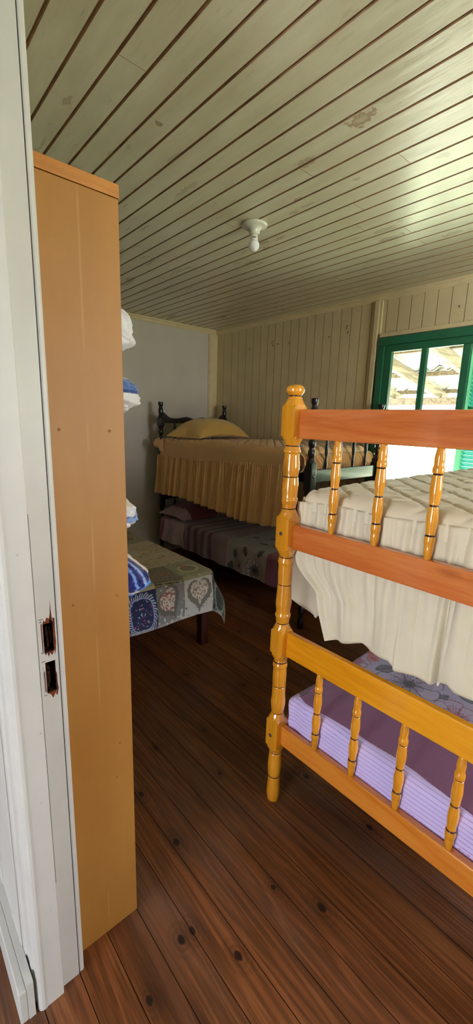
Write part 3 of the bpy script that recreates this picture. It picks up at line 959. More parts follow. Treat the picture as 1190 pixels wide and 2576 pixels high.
# lower sheet of the honey bunk
def sheet_near(A, B):
    C = flat(lin(140, 136, 160), A.shape)
    n = fbm(A * 4, B * 4, 44)
    C *= (1 + .12 * (n - .5))[..., None]
    for (cx, cy, R, p, dark) in ((-.69, 1.575, .135, 9, 1), (-.485, 1.515, .10, 10, 2), (-.925, 1.55, .060, 9, 3), (-.40, 1.85, .10, 14, 1), (-.75, 2.1, .1, 13, 2), (-.2, 1.6, .09, 13, 1), (-.15, 2.1, .1, 13, 2), (-.7, 2.6, .1, 13, 1)):
        l, f, c = flower(A, B, cx, cy, R, p, p)
        put(C, f, lin(158, 138, 160), .35)
        put(C, l, lin(44, 34, 52) if dark == 1 else lin(120, 50, 70), .9); put(C, c, lin(26, 22, 30) if dark == 1 else lin(150, 60, 80), .9)
    for (cx, cy, L, a) in ((-.81, 1.60, .10, 1.0), (-.50, 1.67, .10, -.4), (-.78, 1.72, .05, 1.9), (-.86, 1.50, .07, .3), (-.56, 1.60, .05, 1.2)):
        i, l = leaf(A, B, cx, cy, L, a); put(C, i, lin(70, 74, 84), .7); put(C, l, lin(24, 24, 32), .9)
    for (cx, cy) in ((-.92, 1.66), (-.90, 1.70), (-.89, 1.63)):
        l, f, c = flower(A, B, cx, cy, .026, 6, 3); put(C, f, lin(176, 100, 104), .8); put(C, l, lin(150, 60, 66), .9)
    # purple band near the foot end
    yb = 1.43
    band = (B < yb)
    put(C, band, lin(112, 62, 98), 1)
    weave = vnoise(A * 60, B * 900, 51)
    C[band] *= (1 + .16 * (weave[band] - .5))[..., None]
    put(C, np.abs(B - yb) < .003, lin(150, 60, 70), 1)
    # pale striped fitted side
    edge = 1.150 + .012 * np.sin(A * 9) + .008 * (fbm(A * 6, A * 0, 53) - .5) * 2 + .05 * np.exp(-((A + .97) / .05) ** 2)
    side = B < edge
    put(C, side, lin(196, 184, 234), 1)
    wob = B + .006 * (fbm(A * 5, B * 8, 57) - .5)
    st = np.abs(((wob / .0155) % 1) - .5)
    put(C, side & (st < .09), lin(158, 128, 186), .8)
    low = side & (B < 1.02 + .004 * np.sin(A * 40))
    xh = (np.abs((((A + B) / .012) % 1) - .5) < .12) | (np.abs((((A - B) / .012) % 1) - .5) < .12)
    put(C, low & xh, lin(176, 110, 160), .7)
    return C


def sag(A, B):
    return .012 * (fbm(A * 4, B * 4, 61) - .5) - .010 * np.exp(-((A + .45) ** 2 + (B - 1.3) ** 2) / .06)


def wrinkle_side(A, B, below):
    return .010 * (fbm(A * 7, B * 3 + A * 0, 63) - .5) * smooth(0, .05, below) + .004 * np.sin(A * 60 + 8 * B) * smooth(-.80, -.93, A) - .05 * np.clip(below - .10, 0, .1)


LS = thing('mattress', (-.474, 2.07, .30), 'mattress in a purple floral sheet with lilac striped side, bottom of the honey bunk', 'mattress')
ya = np.concatenate([np.linspace(.928, 1.172, 190, endpoint=False), np.linspace(1.172, 1.90, 270, endpoint=False), np.linspace(1.90, 3.13, 110)])
P, c, _ = drape(-.952, .004, 1.118, 3.03, .466, .035, (.20, .20, .19, .1), .0034, sheet_near, sag, wrinkle_side, Aa=np.linspace(-1.152, .204, 400), Bb=ya)
mb = MB(); mb.grid(P[:, :], c); mb.build('fitted_sheet', M['dyed'], LS)
mb = MB(); mb.box(-.925, -.025, 1.15, 3.0, .303, .445, 0, .03); mb.build('mattress_core', M['cream'], LS)

# ------------------------------------------------------------------ dark bunk bed
DBK = thing('bunk_bed', (-2.84, 2.71, 0), 'black stained wooden bunk bed with bobbin turned posts in the far corner', 'bunk bed')


def bobbins(mb, x, y, z0, z1, R=.026, pitch=.066):
    n = max(1, round((z1 - z0) / pitch)); h = (z1 - z0) / n; pr = [(z0, R * .62)]
    for i in range(n):
        a = z0 + i * h
        pr += [(a + h * .12, R * .74), (a + h * .3, R * .95), (a + h * .5, R), (a + h * .7, R * .95), (a + h * .88, R * .74), (a + h, R * .62)]
    mb.lathe(x, y, pr, 20)


def dark_post(x, y):
    mb = MB()
    bl = [(.18, .39), (.56, .735), (1.0, 1.262), (1.395, 1.530)]
    for z0, z1 in bl: block(mb, x, y, z0, z1, .062, .03, .72)
    bobbins(mb, x, y, 0, .18, .027, .09); bobbins(mb, x, y, .39, .56); bobbins(mb, x, y, .735, 1.0); bobbins(mb, x, y, 1.262, 1.395, .026, .066)
    mb.lathe(x, y, cr([(1.53, .018), (1.545, .022), (1.562, .0245), (1.585, .024), (1.603, .019), (1.613, .018), (1.628, .0235), (1.645, .0255), (1.656, .025), (1.6585, .020)]), 20)
    return mb.build('post', M['ebony'], DBK)


HX, FXX, DY0, DY1 = -3.82, -1.86, 2.295, 3.122
for (x, y) in ((HX, DY0), (HX, DY1), (FXX, DY0), (FXX, DY1)): dark_post(x, y)
def arch_rail(x, z0, z1):
    ys = np.linspace(DY0 + .025, DY1 - .025, 60); L = ys[-1] - ys[0]
    t = (ys - ys[0]) / L
    top = z1 + .055 * np.exp(-(t / .07) ** 2) + .055 * np.exp(-((1 - t) / .07) ** 2) + .018 * np.exp(-((t - .36) / .09) ** 2) + .018 * np.exp(-((t - .64) / .09) ** 2) - .008 * np.exp(-((t - .5) / .06) ** 2)
    mb = MB(); vs = []; fs = []
    for y, tz in zip(ys, top):
        for xx in (x - .011, x + .011): vs += [(xx, y, z0), (xx, y, tz)]
    for i in range(len(ys) - 1):
        a, b = 4 * i, 4 * i + 4
        fs += [(a, a + 1, b + 1, b), (a + 2, b + 2, b + 3, a + 3), (a + 1, a + 3, b + 3, b + 1), (a, b, b + 2, a + 2)]
    fs += [(0, 2, 3, 1), (len(vs) - 4, len(vs) - 3, len(vs) - 1, len(vs) - 2)]
    mb.add(vs, fs); return mb.build('end_rail', M['ebony'], DBK)
for x in (HX, FXX):
    arch_rail(x, 1.452, 1.500); arch_rail(x, .665, .712)
    for z0, z1 in ((1.090, 1.180), (.25, .335)):
        mb = MB(); mb.box(x - .012, x + .012, DY0 + .02, DY1 - .02, z0, z1, 0, .003); mb.build('end_rail', M['ebony'], DBK)
    for yy in (2.46, 2.625, 2.79, 2.955):
        for z0, z1 in ((1.176, 1.456), (.33, .67)):
            mb = MB(); m = (z0 + z1) / 2
            mb.lathe(x, yy, cr([(z0, .008), (z0 + .04, .0115), (m - .05, .009), (m - .03, .0125), (m, .0135), (m + .03, .0125), (m + .05, .009), (z1 - .04, .0115), (z1, .008)]), 12)
            mb.build('spindle', M['ebony'], DBK)
for yy in (DY0, DY1):
    for z0, z1 in ((1.09, 1.16), (.26, .33)):
        mb = MB(); mb.box(HX + .03, FXX - .03, yy - .011, yy + .011, z0, z1, 0, .003); mb.build('side_rail', M['ebony'], DBK)
mb = MB(); mb.tube([(FXX + .0305, DY0 - .003, 1.135), (FXX + .0335, DY0 - .003, 1.135)], [.009, .008], 14); mb.build('bolt', M['ring'], DBK)

# tan bedspread on its upper berth
TB = thing('bedspread', (-2.84, 2.7, 1.1), 'tan quilted bedspread with gathered skirt on the top of the black bunk', 'bedspread')
P, c, _ = drape(-3.79, -1.925, 2.245, 3.10, 1.325, .06, (.10, .10, .13, .10), .0085,
                topf=lambda A, B: quilt(A, B, .085, .010) - .02 * smooth(-2.9, -3.5, A) + .012 * (fbm(A * 3, B * 5, 71) - .5))
sl = smooth(-2.0, -3.6, P[:, :, 0]); low = smooth(1.31, 1.24, P[:, :, 2])
P[:, :, 2] -= .045 * sl * low
mb = MB(); mb.grid(P); solid(mb.build('quilted_top', M['tan'], TB), .006)
seam = lambda t: float(np.interp(t, [0, .25, .55, .75, 1], [1.142, 1.142, 1.165, 1.185, 1.205]))
hem = lambda t: float(np.interp(t, [0, .25, .5, .7, .85, 1], [.745, .765, .738, .712, .722, .765]))
P, _, _ = ruffle([(-3.80, 2.245), (-1.935, 2.245)], seam, hem, 1300, .005, .021, 20, .02, 30, 5)
mb = MB(); mb.grid(P); solid(mb.build('side_skirt', M['tan'], TB))
# bunched skirt at the foot, squeezed behind the spindles
n, nv = 700, 26
s = np.linspace(0, 1, n)[:, None]; v = np.linspace(0, 1, nv)[None, :]
Yf = 2.25 + .86 * s + 0 * v
fold = np.abs(np.sin(PI * (s * 27 + 2.4 * fbm(s * 9, v * 1.6, 81)))) ** .7
Xf = -1.925 + .018 * np.sin(v * PI) + .034 * fold * np.sin(v * PI) ** .5 + 0 * s
Zf = 1.285 - .13 * v + .012 * (fbm(s * 9, v * 2, 83) - .5)
mb = MB(); mb.grid(np.stack([Xf, Yf, Zf], -1)); solid(mb.build('foot_skirt', M['tan'], TB))
# tucked near corner of the cover at the head
mb = MB()
s = np.linspace(0, 1, 30)[:, None]; v = np.linspace(0, 1, 20)[None, :]
Xc = -3.775 - .030 * np.sin(PI * v) * (1 - s) + .10 * s; Yc = 2.235 - .035 * (1 - s) * np.sin(PI * v) + 0 * s; Zc = 1.30 - .10 * v - .05 * s * v + .01 * np.sin(9 * s + 7 * v)
mb.grid(np.stack([Xc, Yc, Zc], -1)); solid(mb.build('cover_corner', M['tan'], TB))
mb = MB(); mb.box(-3.76, -1.96, 2.275, 3.08, 1.10, 1.28, 0, .04); mb.build('mattress_core', M['cream'], TB)


def pillow(name, cx, cy, cz, lx, ly, h, mat, colf=None, seed=0, bend=0, rot=0):
    nu, nv = 110, 80
    u = np.linspace(-1, 1, nu)[:, None] + np.zeros((1, nv)); v = np.linspace(-1, 1, nv)[None, :] + np.zeros((nu, 1))
    pin = (1 - .10 * (1 - np.abs(u)) * np.abs(v) ** 3); pin2 = (1 - .10 * (1 - np.abs(v)) * np.abs(u) ** 3)
    th = (np.clip(1 - np.abs(u) ** 2.6, 0, 1) ** .55) * (np.clip(1 - np.abs(v) ** 2.6, 0, 1) ** .55)
    x = u * lx / 2 * pin2; y = v * ly / 2 * pin
    wr = .010 * (fbm(u * 4 + 9, v * 5, seed) - .5) + .008 * (fbm(u * 2 + v * 7, v * 3 - u * 6, seed + 4) - .5) * (1 - th)
    lip = .012 * (fbm(u * 5, v * 5, seed + 9) - .5) * (1 - th)
    c, s_ = math.cos(rot), math.sin(rot)
    mb = MB()
    for sg in (1, -1):
        z = sg * th * h / 2 * (1.6 if sg > 0 else .35) + (wr if sg > 0 else 0) * (.3 + th) + lip - bend * v ** 2
        X = cx + x * c - y * s_; Y = cy + x * s_ + y * c
        Pp = np.stack([X, Y, cz + z], -1)
        if sg < 0: Pp = Pp[::-1]
        cl = colf(x, y) if colf else None
        if cl is not None and sg < 0: cl = cl[::-1]
        mb.grid(Pp, cl)
    return mb.build(name, mat)


o = pillow('pillow', -3.42, 2.61, 1.365, .48, .70, .185, M['tanpillow'], None, 4, .035, .12)
tag(o, 'mustard pillow at the head of the black bunk top berth', 'pillow')


# printed sheet on the lower berth of the dark bunk
def sheet_far(A, B):
    C = flat(lin(136, 112, 118), A.shape)
    put(C, A < -3.60, lin(150, 96, 104))
    put(C, (A >= -3.60) & (A < -3.30), lin(176, 150, 158))
    for k in range(4):
        a = -3.27 + k * .108
        put(C, (A > a) & (A < a + .055), lin(96, 60, 68))
        put(C, (A > a + .055) & (A < a + .058), lin(160, 130, 134))
    weave = vnoise(A * 500, B * 50, 91)
    C *= (1 + .12 * (weave - .5))[..., None]
    fl = (A > -2.68) & (A < -2.19)
    F = flat(lin(150, 140, 132), A.shape)
    for (cx, cy, R, p, kk) in ((-2.33, 2.09, .10, 13, 0), (-2.30, 2.45, .06, 10, 1), (-2.50, 2.08, .05, 10, 1), (-2.45, 2.6, .08, 12, 0), (-2.5, 2.9, .07, 12, 1), (-2.27, 2.8, .08, 12, 0)):
        l, f, c = flower(A, B, cx, cy, R, p, p, w=.003)
        put(F, f, lin(166, 140, 140) if kk == 0 else lin(196, 150, 134), .6); put(F, l, lin(60, 44, 48), .8); put(F, c, lin(24, 20, 22), .95)
    for (cx, cy, L, a) in ((-2.56, 2.17, .09, 1.4), (-2.44, 2.22, .09, 1.9), (-2.62, 2.05, .10, 1.2), (-2.27, 2.25, .09, 1.2), (-2.40, 2.42, .09, .2), (-2.58, 2.5, .08, .4), (-2.3, 2.62, .1, 2.4)):
        i, l = leaf(A, B, cx, cy, L, a); put(F, i, lin(70, 72, 66), .85); put(F, l, lin(28, 28, 26), .9)
    C[fl] = F[fl]
    put(C, (A >= -2.19), lin(122, 66, 78))
    put(C, (np.abs(A + 2.68) < .0035) | (np.abs(A + 2.19) < .003), lin(150, 66, 54))
    return C


SF = thing('mattress', (-2.84, 2.7, .30), 'mattress in a dusty mauve striped floral sheet, bottom of the black bunk', 'mattress')
P, c, AB = drape(-3.79, -1.92, 2.245, 3.09, .498, .04, (.08, .20, .22, .1), .0065, sheet_far,
                 lambda A, B: .010 * (fbm(A * 4, B * 5, 95) - .5),
                 lambda A, B, bl: .010 * np.sin(A * 23 + 3 * fbm(A * 5, B * 3, 97)) * smooth(0, .15, bl) + .02 * bl)
mb = MB(); mb.grid(P, c); solid(mb.build('printed_sheet', M['dyed'], SF), .002)
mb = MB(); mb.box(-3.76, -1.96, 2.28, 3.07, .31, .478, 0, .03); mb.build('mattress_core', M['cream'], SF)
# loose turned down flap of sheet at the head
s = np.linspace(0, 1, 60)[:, None]; v = np.linspace(0, 1, 50)[None, :]
Xc = -3.66 + .36 * s + .02 * np.sin(5 * v + 3 * s) * v; Zc = .500 - .235 * v + .02 * s * v + .03 * v * (s - .5) ** 2
Yc = 2.238 - .020 * np.sin(v * PI * .5) - .012 * np.sin(s * 13 + v) * v + 0 * s
cc = flat(lin(184, 158, 166), Xc.shape); ss = s + 0 * v
put(cc, np.abs(ss - .22 - .05 * np.sin(4 * v + 0 * s)) < .012, lin(150, 70, 70), .8)
mb = MB(); mb.grid(np.stack([Xc, Yc, Zc], -1), cc); solid(mb.build('sheet_flap', M['dyed'], SF), .002)


def pil_col(x, y):
    C = flat(lin(120, 66, 76), x.shape)
    put(C, y < -.30 , lin(170, 136, 146)); put(C, (y > .02), lin(138, 116, 112))
    put(C, np.abs(y - .02 - .04 * np.sin(9 * x)) < .008, lin(150, 76, 60))
    i, l = leaf(x, y, .02, .14, .14, 1.2); put(C, i, lin(84, 84, 70), .8); put(C, l, lin(30, 30, 28), .8)
    i, l = leaf(x, y, -.10, .22, .14, .4); put(C, i, lin(84, 84, 70), .8); put(C, l, lin(30, 30, 28), .8)
    return C


o = pillow('pillow', -3.52, 2.62, .545, .46, .80, .16, M['dyed'], pil_col, 14, 0, 0)
tag(o, 'mauve floral pillow on the lower berth of the black bunk', 'pillow')

# ------------------------------------------------------------------ patchwork bed
PB = thing('single_bed', (-3.05, 1.18, 0), 'low single bed with dark square legs behind the ochre shelf unit', 'bed')
bxx0, bxx1, byy0, byy1 = -4.02, -2.10, .74, 1.630
for (x, y) in ((bxx1 - .035, byy1 - .035), (bxx1 - .035, byy0 + .035), (bxx0 + .035, byy1 - .035), (bxx0 + .035, byy0 + .035)):
    mb = MB(); mb.box(x - .029, x + .029, y - .029, y + .029, 0, .40, 0, .004); mb.build('leg', M['bedleg'], PB)
mb = MB(); mb.box(bxx1 - .03, bxx1, byy0, byy1, .30, .40, 0, .003); mb.build('end_rail', M['bedleg'], PB)
mb = MB(); mb.box(bxx0, bxx0 + .03, byy0, byy1, .30, .40, 0, .003); mb.build('end_rail', M['bedleg'], PB)
for y in (byy0, byy1 - .03):
    mb = MB(); mb.box(bxx0 + .03, bxx1 - .03, y, y + .03, .30, .40, 0, .003); mb.build('side_rail', M['bedleg'], PB)



def heart(p, q, sc=3.0):
    """how far out a point lies, 1 = outline of a heart, plus the angle round its middle"""
    x = p * sc; y = q * sc - 1.85
    th = np.arctan2(y, x); sn = np.sin(th)
    rh = 2 - 2 * sn + sn * np.sqrt(np.abs(np.cos(th))) / (sn + 1.4)
    return np.hypot(x, y + 0) / np.maximum(rh, .05), np.arctan2(q, p)


def patchwork(A, B):
    """A along bed (x), B across (y), metres of cloth"""
    C = flat(lin(150, 142, 118), A.shape)
    # rows are measured back from the foot fold, columns across
    colE = [0.60, .79, .995, 1.205, 1.405, 1.635, 1.84, 2.05]
    rowE = [-4.5, -4.27, -4.0, -3.73, -3.46, -3.19, -2.92, -2.61, -2.335, -2.075, -1.80]
    kinds = {}
    R_ = random.Random(5)
    for j in range(10):
        for i in range(7): kinds[(i, j)] = R_.choice(['white_heart', 'olive_ring', 'text', 'grey_heart', 'oval', 'beige', 'cream_floral'])
    kinds.update({(2, 9): 'navy', (3, 9): 'grey_heart', (4, 9): 'white_heart', (5, 9): 'green_lace', (1, 9): 'green_lace', (2, 8): 'beige', (3, 8): 'text', (4, 8): 'olive_ring', (5, 8): 'green_lace', (5, 7): 'beige',
                  (2, 7): 'oval', (3, 7): 'cream_floral', (4, 7): 'cream_floral', (3, 6): 'white_heart', (2, 6): 'olive_ring', (4, 6): 'cream_floral', (2, 5): 'cream_floral', (3, 5): 'olive_ring', (4, 5): 'oval'})
    bg = {'white_heart': (190, 186, 180), 'olive_ring': (148, 144, 116), 'text': (136, 126, 102), 'grey_heart': (132, 128, 128), 'oval': (142, 134, 112), 'beige': (176, 166, 138),
          'cream_floral': (186, 174, 146), 'navy': (40, 48, 84), 'green_lace': (56, 66, 62)}
    dots = vnoise(A * 55, B * 55, 3); d2 = vnoise(A * 110, B * 110, 13); d3 = vnoise(A * 95 + 9, B * 95, 17)
    for j in range(10):
        for i in range(7):
            m = (A >= rowE[j]) & (A < rowE[j + 1]) & (B >= colE[i]) & (B < colE[i + 1])
            if not m.any(): continue
            a = A[m]; b = B[m]
            # p across (+ to the right seen from the foot), q up
            p = (b - (colE[i] + colE[i + 1]) / 2) / (colE[i + 1] - colE[i]) * 2; q = -(a - (rowE[j] + rowE[j + 1]) / 2) / (rowE[j + 1] - rowE[j]) * 2
            c = flat(lin(*bg[kinds[(i, j)]]), p.shape); k = kinds[(i, j)]
            r = np.hypot(p, q); th = np.arctan2(q, p); sc_ = .045 * np.sin(th * 18)
            dd = dots[m]; e2 = d2[m]; e3 = d3[m]
            if k in ('white_heart', 'grey_heart'):
                pr, qr = (p, q) if k == 'white_heart' else (p * .86 + q * .5, q * .86 - p * .5)
                hv, ha = heart(pr, qr - .06)
                ho = hv - 1.06 - .07 * np.abs(np.sin(ha * 9)); hi = hv - .80
                put(c, (dd > .80) & (ho > .1), lin(90, 84, 80) if k == 'white_heart' else lin(205, 205, 205), .8)
                put(c, ho < 0, lin(104, 98, 90), .9); put(c, hi < 0, lin(200, 192, 180), 1)
                put(c, (hi < 0) & (e2 > .62), lin(150, 52, 62) if k == 'grey_heart' else lin(150, 120, 112), .8)
                put(c, (hi < 0) & (e3 > .78), lin(64, 54, 64), .7)
            elif k == 'navy':
                sr = (np.abs(p) ** 3 + np.abs(q) ** 3) ** (1 / 3)
                put(c, (sr < .93 + sc_) & (sr > .72) & (np.sin(th * 40 + r * 30) > -.1), lin(190, 196, 220), .8)
                put(c, (sr > .70) & (sr < .74), lin(150, 165, 210), .9)
                put(c, (sr < .70) & (e2 > .80), lin(170, 80, 130), .8); put(c, (sr < .70) & (e3 > .86), lin(170, 190, 200), .8)
            elif k == 'green_lace':
                put(c, (r < .85 + sc_) & (r > .62) & (np.sin(th * 40 + r * 30) > -.1), lin(186, 186, 170), .75)
                put(c, (r < .5) & (e2 > .8), lin(160, 110, 100), .7)
            elif k == 'text':
                ln = (np.abs(((q * 7 + p * .6) % 1) - .5) < .3) & (vnoise(p * 26, np.floor(q * 7) * 3.1, 23) > .3)
                put(c, ln, lin(66, 60, 48), .85)
                put(c, (np.hypot(p - .3, (q - .0) * 1.6) < .42) & (e2 > .48), lin(160, 80, 56), .85); put(c, (np.hypot(p + .75, (q + .2) * 1.6) < .4) & (e2 > .48), lin(160, 80, 56), .85)
            elif k == 'olive_ring':
                rr = np.hypot(p * 1.05, q * 1.3)
                put(c, (rr < .66 + sc_) & (rr > .50), lin(198, 190, 156), .85); put(c, rr < .50, lin(118, 108, 88), .9)
                put(c, (np.hypot(p + .1, q - .45) < .28) & (e2 > .45), lin(170, 96, 80), .85); put(c, (dd > .9) & (rr > .8), lin(210, 205, 180), .8)
            elif k == 'oval':
                rr = np.hypot(p * 1.2, q * 1.3)
                put(c, (rr < .62) & (rr > .54), lin(200, 192, 160), .9); put(c, rr < .54, lin(96, 84, 72), .9); put(c, (rr < .4) & (e2 > .5), lin(158, 104, 90), .8)
            elif k == 'cream_floral':
                put(c, (e2 > .70) & (q < .3), lin(170, 104, 88), .8); put(c, (dd > .88), lin(110, 96, 74), .8)
            C[m] = c
    for e in colE: put(C, np.abs(B - e) < .0018, lin(96, 90, 78), .5)
    for e in rowE: put(C, np.abs(A - e) < .0018, lin(96, 90, 78), .5)
    # stitched hem
    he = (A > -1.842 - .0) | (B > 1.872)
    put(C, he & (np.sin((A + B) * 500) > 0), lin(200, 196, 186), .6)
    return C


def pw_side(A, B, bl):
    foot = (A > -2.1)
    return .006 + .020 * (1 + np.sin(B * 7 + 1.0)) * smooth(0, .2, bl) * foot + .045 * bl + .010 * np.sin(A * 15) * smooth(0, .2, bl) + .10 * bl * smooth(1.62, 1.75, B) * foot


P, c, AB = drape(-4.03, -2.085, .73, 1.650, .537, .035, (.0, .262, .24, .24), .0030, patchwork,
                 lambda A, B: .010 * (fbm(A * 3, B * 4, 111) - .5) + .004 * (fbm(A * 12, B * 12, 113) - .5), pw_side, pointed=True)
# hem of the foot end rises towards the near side
bl = np.clip(.45 - P[:, :, 2], 0, None)
P[:, :, 2] += bl * .14 * smooth(1.3, .9, AB[1])
mb = MB(); mb.grid(P, c); o = solid(mb.build('coverlet', M['dyed']), .002)
tag(o, 'patchwork heart print coverlet draped over the low single bed', 'coverlet')
mb = MB(); mb.box(bxx0, bxx1 - .01, byy0 + .01, byy1 - .01, .400, .515, 0, .03); mb.build('mattress_core', M['cream'], o)


# ------------------------------------------------------------------ bundles bulging from the shelf unit
def bundle(cx, cy, cz, rx, ry, rz, colf, seed, label, pts=None, w=.0):
    nu, nv = 150, 110
    u = np.linspace(0, 2 * PI, nu)[:, None] + np.zeros((1, nv)); v = np.linspace(-PI / 2, PI / 2, nv)[None, :] + np.zeros((nu, 1))
    dx, dy, dz = np.cos(v) * np.cos(u), np.cos(v) * np.sin(u), np.sin(v)
    e = .72
    sx = np.sign(dx) * np.abs(dx) ** e; sy = np.sign(dy) * np.abs(dy) ** .85; sz = np.sign(dz) * np.abs(dz) ** .9
    n = fbm(dx * 2.2 + 9, dz * 3.4 + dy * 2.2 + 9, seed); n2 = np.abs(fbm(dx * 4 + 5 + dz * 3, dy * 5 + dz * 4 + 5, seed + 5) - .5) * 2
    k = 1 + .16 * (n - .5) - .05 * (1 - n2) ** 4
    zc = dz
    if pts is not None:      # outline of how far the cloth bulges by height
        prof = np.interp(zc, pts[0], pts[1]); sy = np.where(sy > 0, np.abs(dy) ** .85 * 0 + prof * (np.abs(dy) / np.maximum(np.cos(v), 1e-3)) ** .9, sy)
    X = cx + rx * sx * k; Y = cy + ry * sy * k; Z = cz + rz * sz * (1 + .06 * (n2 - .5))
    mb = MB(); mb.grid(np.stack([X, Y, Z], -1), colf(X, Y, Z, n))
    o = mb.build('cloth_bundle', M['dyed']); tag(o, label, 'bundle', 'cloth bundles on the ochre shelf unit'); return o


W_ = lin(216, 216, 220)
def c1(X, Y, Z, n): return flat(W_, X.shape)
def c2(X, Y, Z, n):
    C = flat(W_, X.shape); q = Z + .02 * (n - .5)
    put(C, (q > 1.560) & (q < 1.600), lin(88, 116, 170)); put(C, (q > 1.560) & (q < 1.568), lin(50, 74, 130)); put(C, (q < 1.512), lin(96, 112, 150)); return C
def c3(X, Y, Z, n):
    C = flat(lin(222, 214, 200), X.shape); put(C, Z < 1.262, lin(212, 216, 226)); q = Z + .03 * (n - .5)
    put(C, (q > 1.222) & (q < 1.240), lin(130, 158, 206)); put(C, np.abs(q - 1.243) < .0025, lin(90, 110, 160)); return C
def c4(X, Y, Z, n):
    C = flat(lin(228, 218, 208), X.shape)
    pr = .172 * np.interp((Z - 1.06) / .092, [-1, -.85, -.5, -.1, .35, .75, 1], [0, .55, 1.0, .90, .62, .30, 0])
    rho = (Y - .46) / np.maximum(pr, .01) + .05 * (n - .5)
    low = Z < 1.025 + .25 * (Y - .55)
    put(C, rho < .86, lin(22, 36, 112)); put(C, (rho < .70) & (rho > .62), lin(150, 176, 226)); put(C, (rho < .45) & (rho > .38), lin(120, 160, 226))
    put(C, low & (rho < .84), lin(70, 138, 230)); q = Z + .3 * (Y - .55) + .02 * n
    put(C, low & (np.abs(q - 1.0) < .006) & (rho < .86), lin(20, 34, 110)); put(C, (np.abs(q - 1.018) < .004) & (rho < .86), lin(226, 220, 214))
    put(C, (Z < .988), lin(60, 110, 220))
    return C


bundle(-1.20, .46, 1.712, .21, .118, .083, c1, 3, 'plain white cloth bundle bulging near the top of the ochre shelf unit', ([-1, -.7, -.3, .1, .5, 1], [0, .5, 1.0, .98, .8, .15]))
bundle(-1.20, .46, 1.556, .21, .135, .066, c2, 13, 'white cloth bundle with a blue band, second down the ochre shelf unit', ([-1, -.8, -.3, .2, .6, 1], [0, .55, 1.0, 1.0, .78, .1]))
bundle(-1.20, .46, 1.236, .21, .118, .066, c3, 23, 'small pale bundle with light blue stripe, third down the ochre shelf unit', ([-1, -.8, -.2, .3, .7, 1], [0, .5, 1.0, .95, .75, .1]))
bundle(-1.20, .46, 1.060, .21, .172, .092, c4, 33, 'navy and bright blue striped bundle, lowest on the ochre shelf unit', ([-1, -.85, -.5, -.1, .35, .75, 1], [0, .55, 1.0, .90, .62, .30, 0]))

# ------------------------------------------------------------------ outside: porch, lawn
G = MB(); G.box(-9, 6, YB + .1, 5.9, -.35, -.30); struct(G.build('porch_slab', M['concrete']), 'pale porch slab outside the window', 'porch floor')
G = MB(); G.box(-60, 60, 5.9, 90, -.42, -.36); struct(G.build('lawn', M['grass']), 'bright lawn beyond the porch', 'lawn')
G = MB(); G.box(-60, 60, -90, -3.1, -.12, -.08); struct(G.build('yard', M['concrete']), 'pale yard on the door side', 'ground')
G = MB(); G.box(2.3, 60, -3.1, 5.9, -.42, -.36); struct(G.build('side_yard', M['grass']), 'bright lawn beside the house', 'lawn')


def roofz(y): return 2.42 - (y - 3.28) * .2


RF = thing('porch_roof', (-2.3, 4.6, 1.9), 'open porch roof of corrugated sheets on pale timber outside the window', 'porch roof')
for r_, (ya, yb) in enumerate(((3.3, 4.25), (4.15, 5.0), (4.9, 5.8))):
    xs = np.linspace(-6.0, 1.5, 700); ys = np.array([ya, yb])
    for lay in (0,):
        X, Y = np.meshgrid(xs, ys, indexing='ij')
        Z = 2.42 - (Y - 3.28) * .2 + .035 + .024 * np.sin(X * 2 * PI / .177) - .012 * r_ * 0 + (.014 if r_ % 2 else 0)
        mb = MB(); mb.grid(np.stack([X, Y, Z], -1)); o = mb.build('roof_sheet', M['cement_sheet'], RF)
        m = o.modifiers.new('thickness', 'SOLIDIFY'); m.thickness = .007
for x in np.arange(-5.6, 1.4, .62):
    mb = MB(); mb.obox((x, 3.28, roofz(3.28) - .085), (x, 5.75, roofz(5.75) - .085), .055, .11); mb.build('rafter', M['rafter'], RF)
for y in (4.2, 4.95, 5.65):
    mb = MB(); mb.obox((-6, y, roofz(y) - .01), (1.5, y, roofz(y) - .01), .05, .05); mb.build('purlin', M['rafter'], RF)
mb = MB(); mb.obox((-6, 5.5, roofz(5.5) - .17), (1.5, 5.5, roofz(5.5) - .17), .07, .09); mb.build('eave_beam', M['rafter'], RF)
for x in (-5.8, 1.2):
    mb = MB(); mb.box(x - .05, x + .05, 5.45, 5.55, -.31, roofz(5.5) - .2, 0, .004); mb.build('porch_post', M['rafter'], RF)

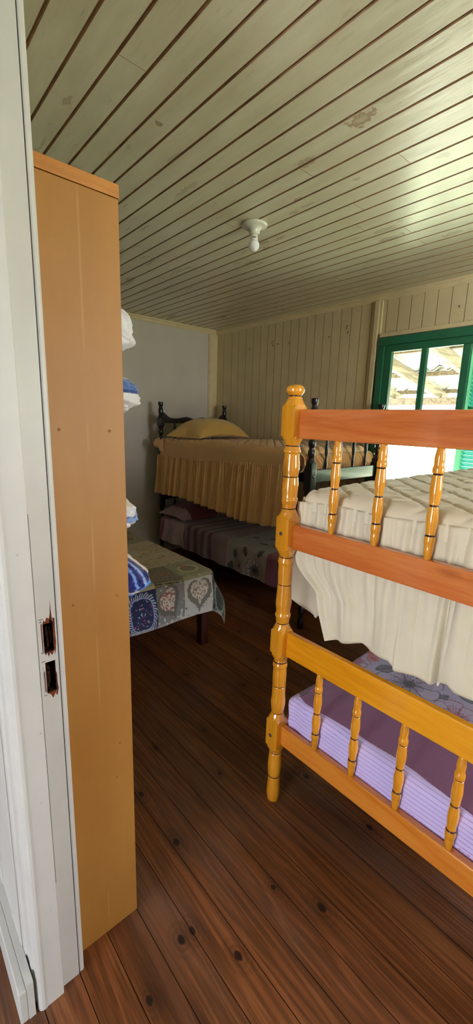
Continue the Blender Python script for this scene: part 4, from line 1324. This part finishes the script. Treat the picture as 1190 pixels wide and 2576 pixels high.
# ------------------------------------------------------------------ light
wd = bpy.data.worlds.new('sky'); sc.world = wd; wd.use_nodes = True
nt = wd.node_tree; bg = nt.nodes['Background']
tc = nt.nodes.new('ShaderNodeTexCoord'); sp = nt.nodes.new('ShaderNodeSeparateXYZ'); rp = nt.nodes.new('ShaderNodeValToRGB')
nt.links.new(tc.outputs['Generated'], sp.inputs[0]); nt.links.new(sp.outputs[2], rp.inputs[0])
rp.color_ramp.elements[0].position = 0.0; rp.color_ramp.elements[0].color = (1, 1, 1, 1)
rp.color_ramp.elements[1].position = .8; rp.color_ramp.elements[1].color = (.62, .78, 1, 1)
nt.links.new(rp.outputs[0], bg.inputs[0]); bg.inputs[1].default_value = 10.0

sun = bpy.data.lights.new('sun', 'SUN'); sun.energy = 44; sun.angle = .01; sun.color = (1, .96, .9)
so = bpy.data.objects.new('sun', sun); COL.objects.link(so)
d = Vector((.15, -.45, -1.0)).normalized(); so.rotation_euler = d.to_track_quat('-Z', 'Y').to_euler()


def area(name, loc, aim, sx, sy, energy, color=(1, 1, 1), portal=False):
    l = bpy.data.lights.new(name, 'AREA'); l.shape = 'RECTANGLE'; l.size = sx; l.size_y = sy; l.energy = energy; l.color = color
    o = bpy.data.objects.new(name, l); COL.objects.link(o); o.location = loc
    o.rotation_euler = Vector(aim).to_track_quat('-Z', 'Z').to_euler()
    if portal: l.cycles.is_portal = True
    return o


area('window_portal', ((WX0 + WX1) / 2, YB + .16, (WZ0 + WZ1) / 2), (0, -1, 0), 1.35, 1.16, 1, portal=True)
area('front_door_daylight', (-.25, -3.05, 1.07), (0, 1, .05), 1.0, 2.1, 30, (.76, .85, 1.0))
area('side_fill_light', (XR + .05, (RW[0] + RW[1]) / 2, (RW[2] + RW[3]) / 2), (-1, 0, .1), 1.1, 1.1, 34, (.88, .94, 1.0))  # added fill lamp in the unseen side opening, brightens ceiling and bunks

sc.view_settings.view_transform = 'Standard'; sc.view_settings.look = 'None'
sc.view_settings.exposure = 0.38; sc.view_settings.gamma = 1.0; sc.view_settings.use_curve_mapping = False
sc.cycles.use_denoising = True
sc.cycles.max_bounces = 10; sc.cycles.diffuse_bounces = 6; sc.cycles.glossy_bounces = 4; sc.cycles.transparent_max_bounces = 12
sc.cycles.sample_clamp_indirect = 8.0
sc.cycles.caustics_reflective = False; sc.cycles.caustics_refractive = False
for o in bpy.data.objects:
    if '_org' in o: del o['_org']
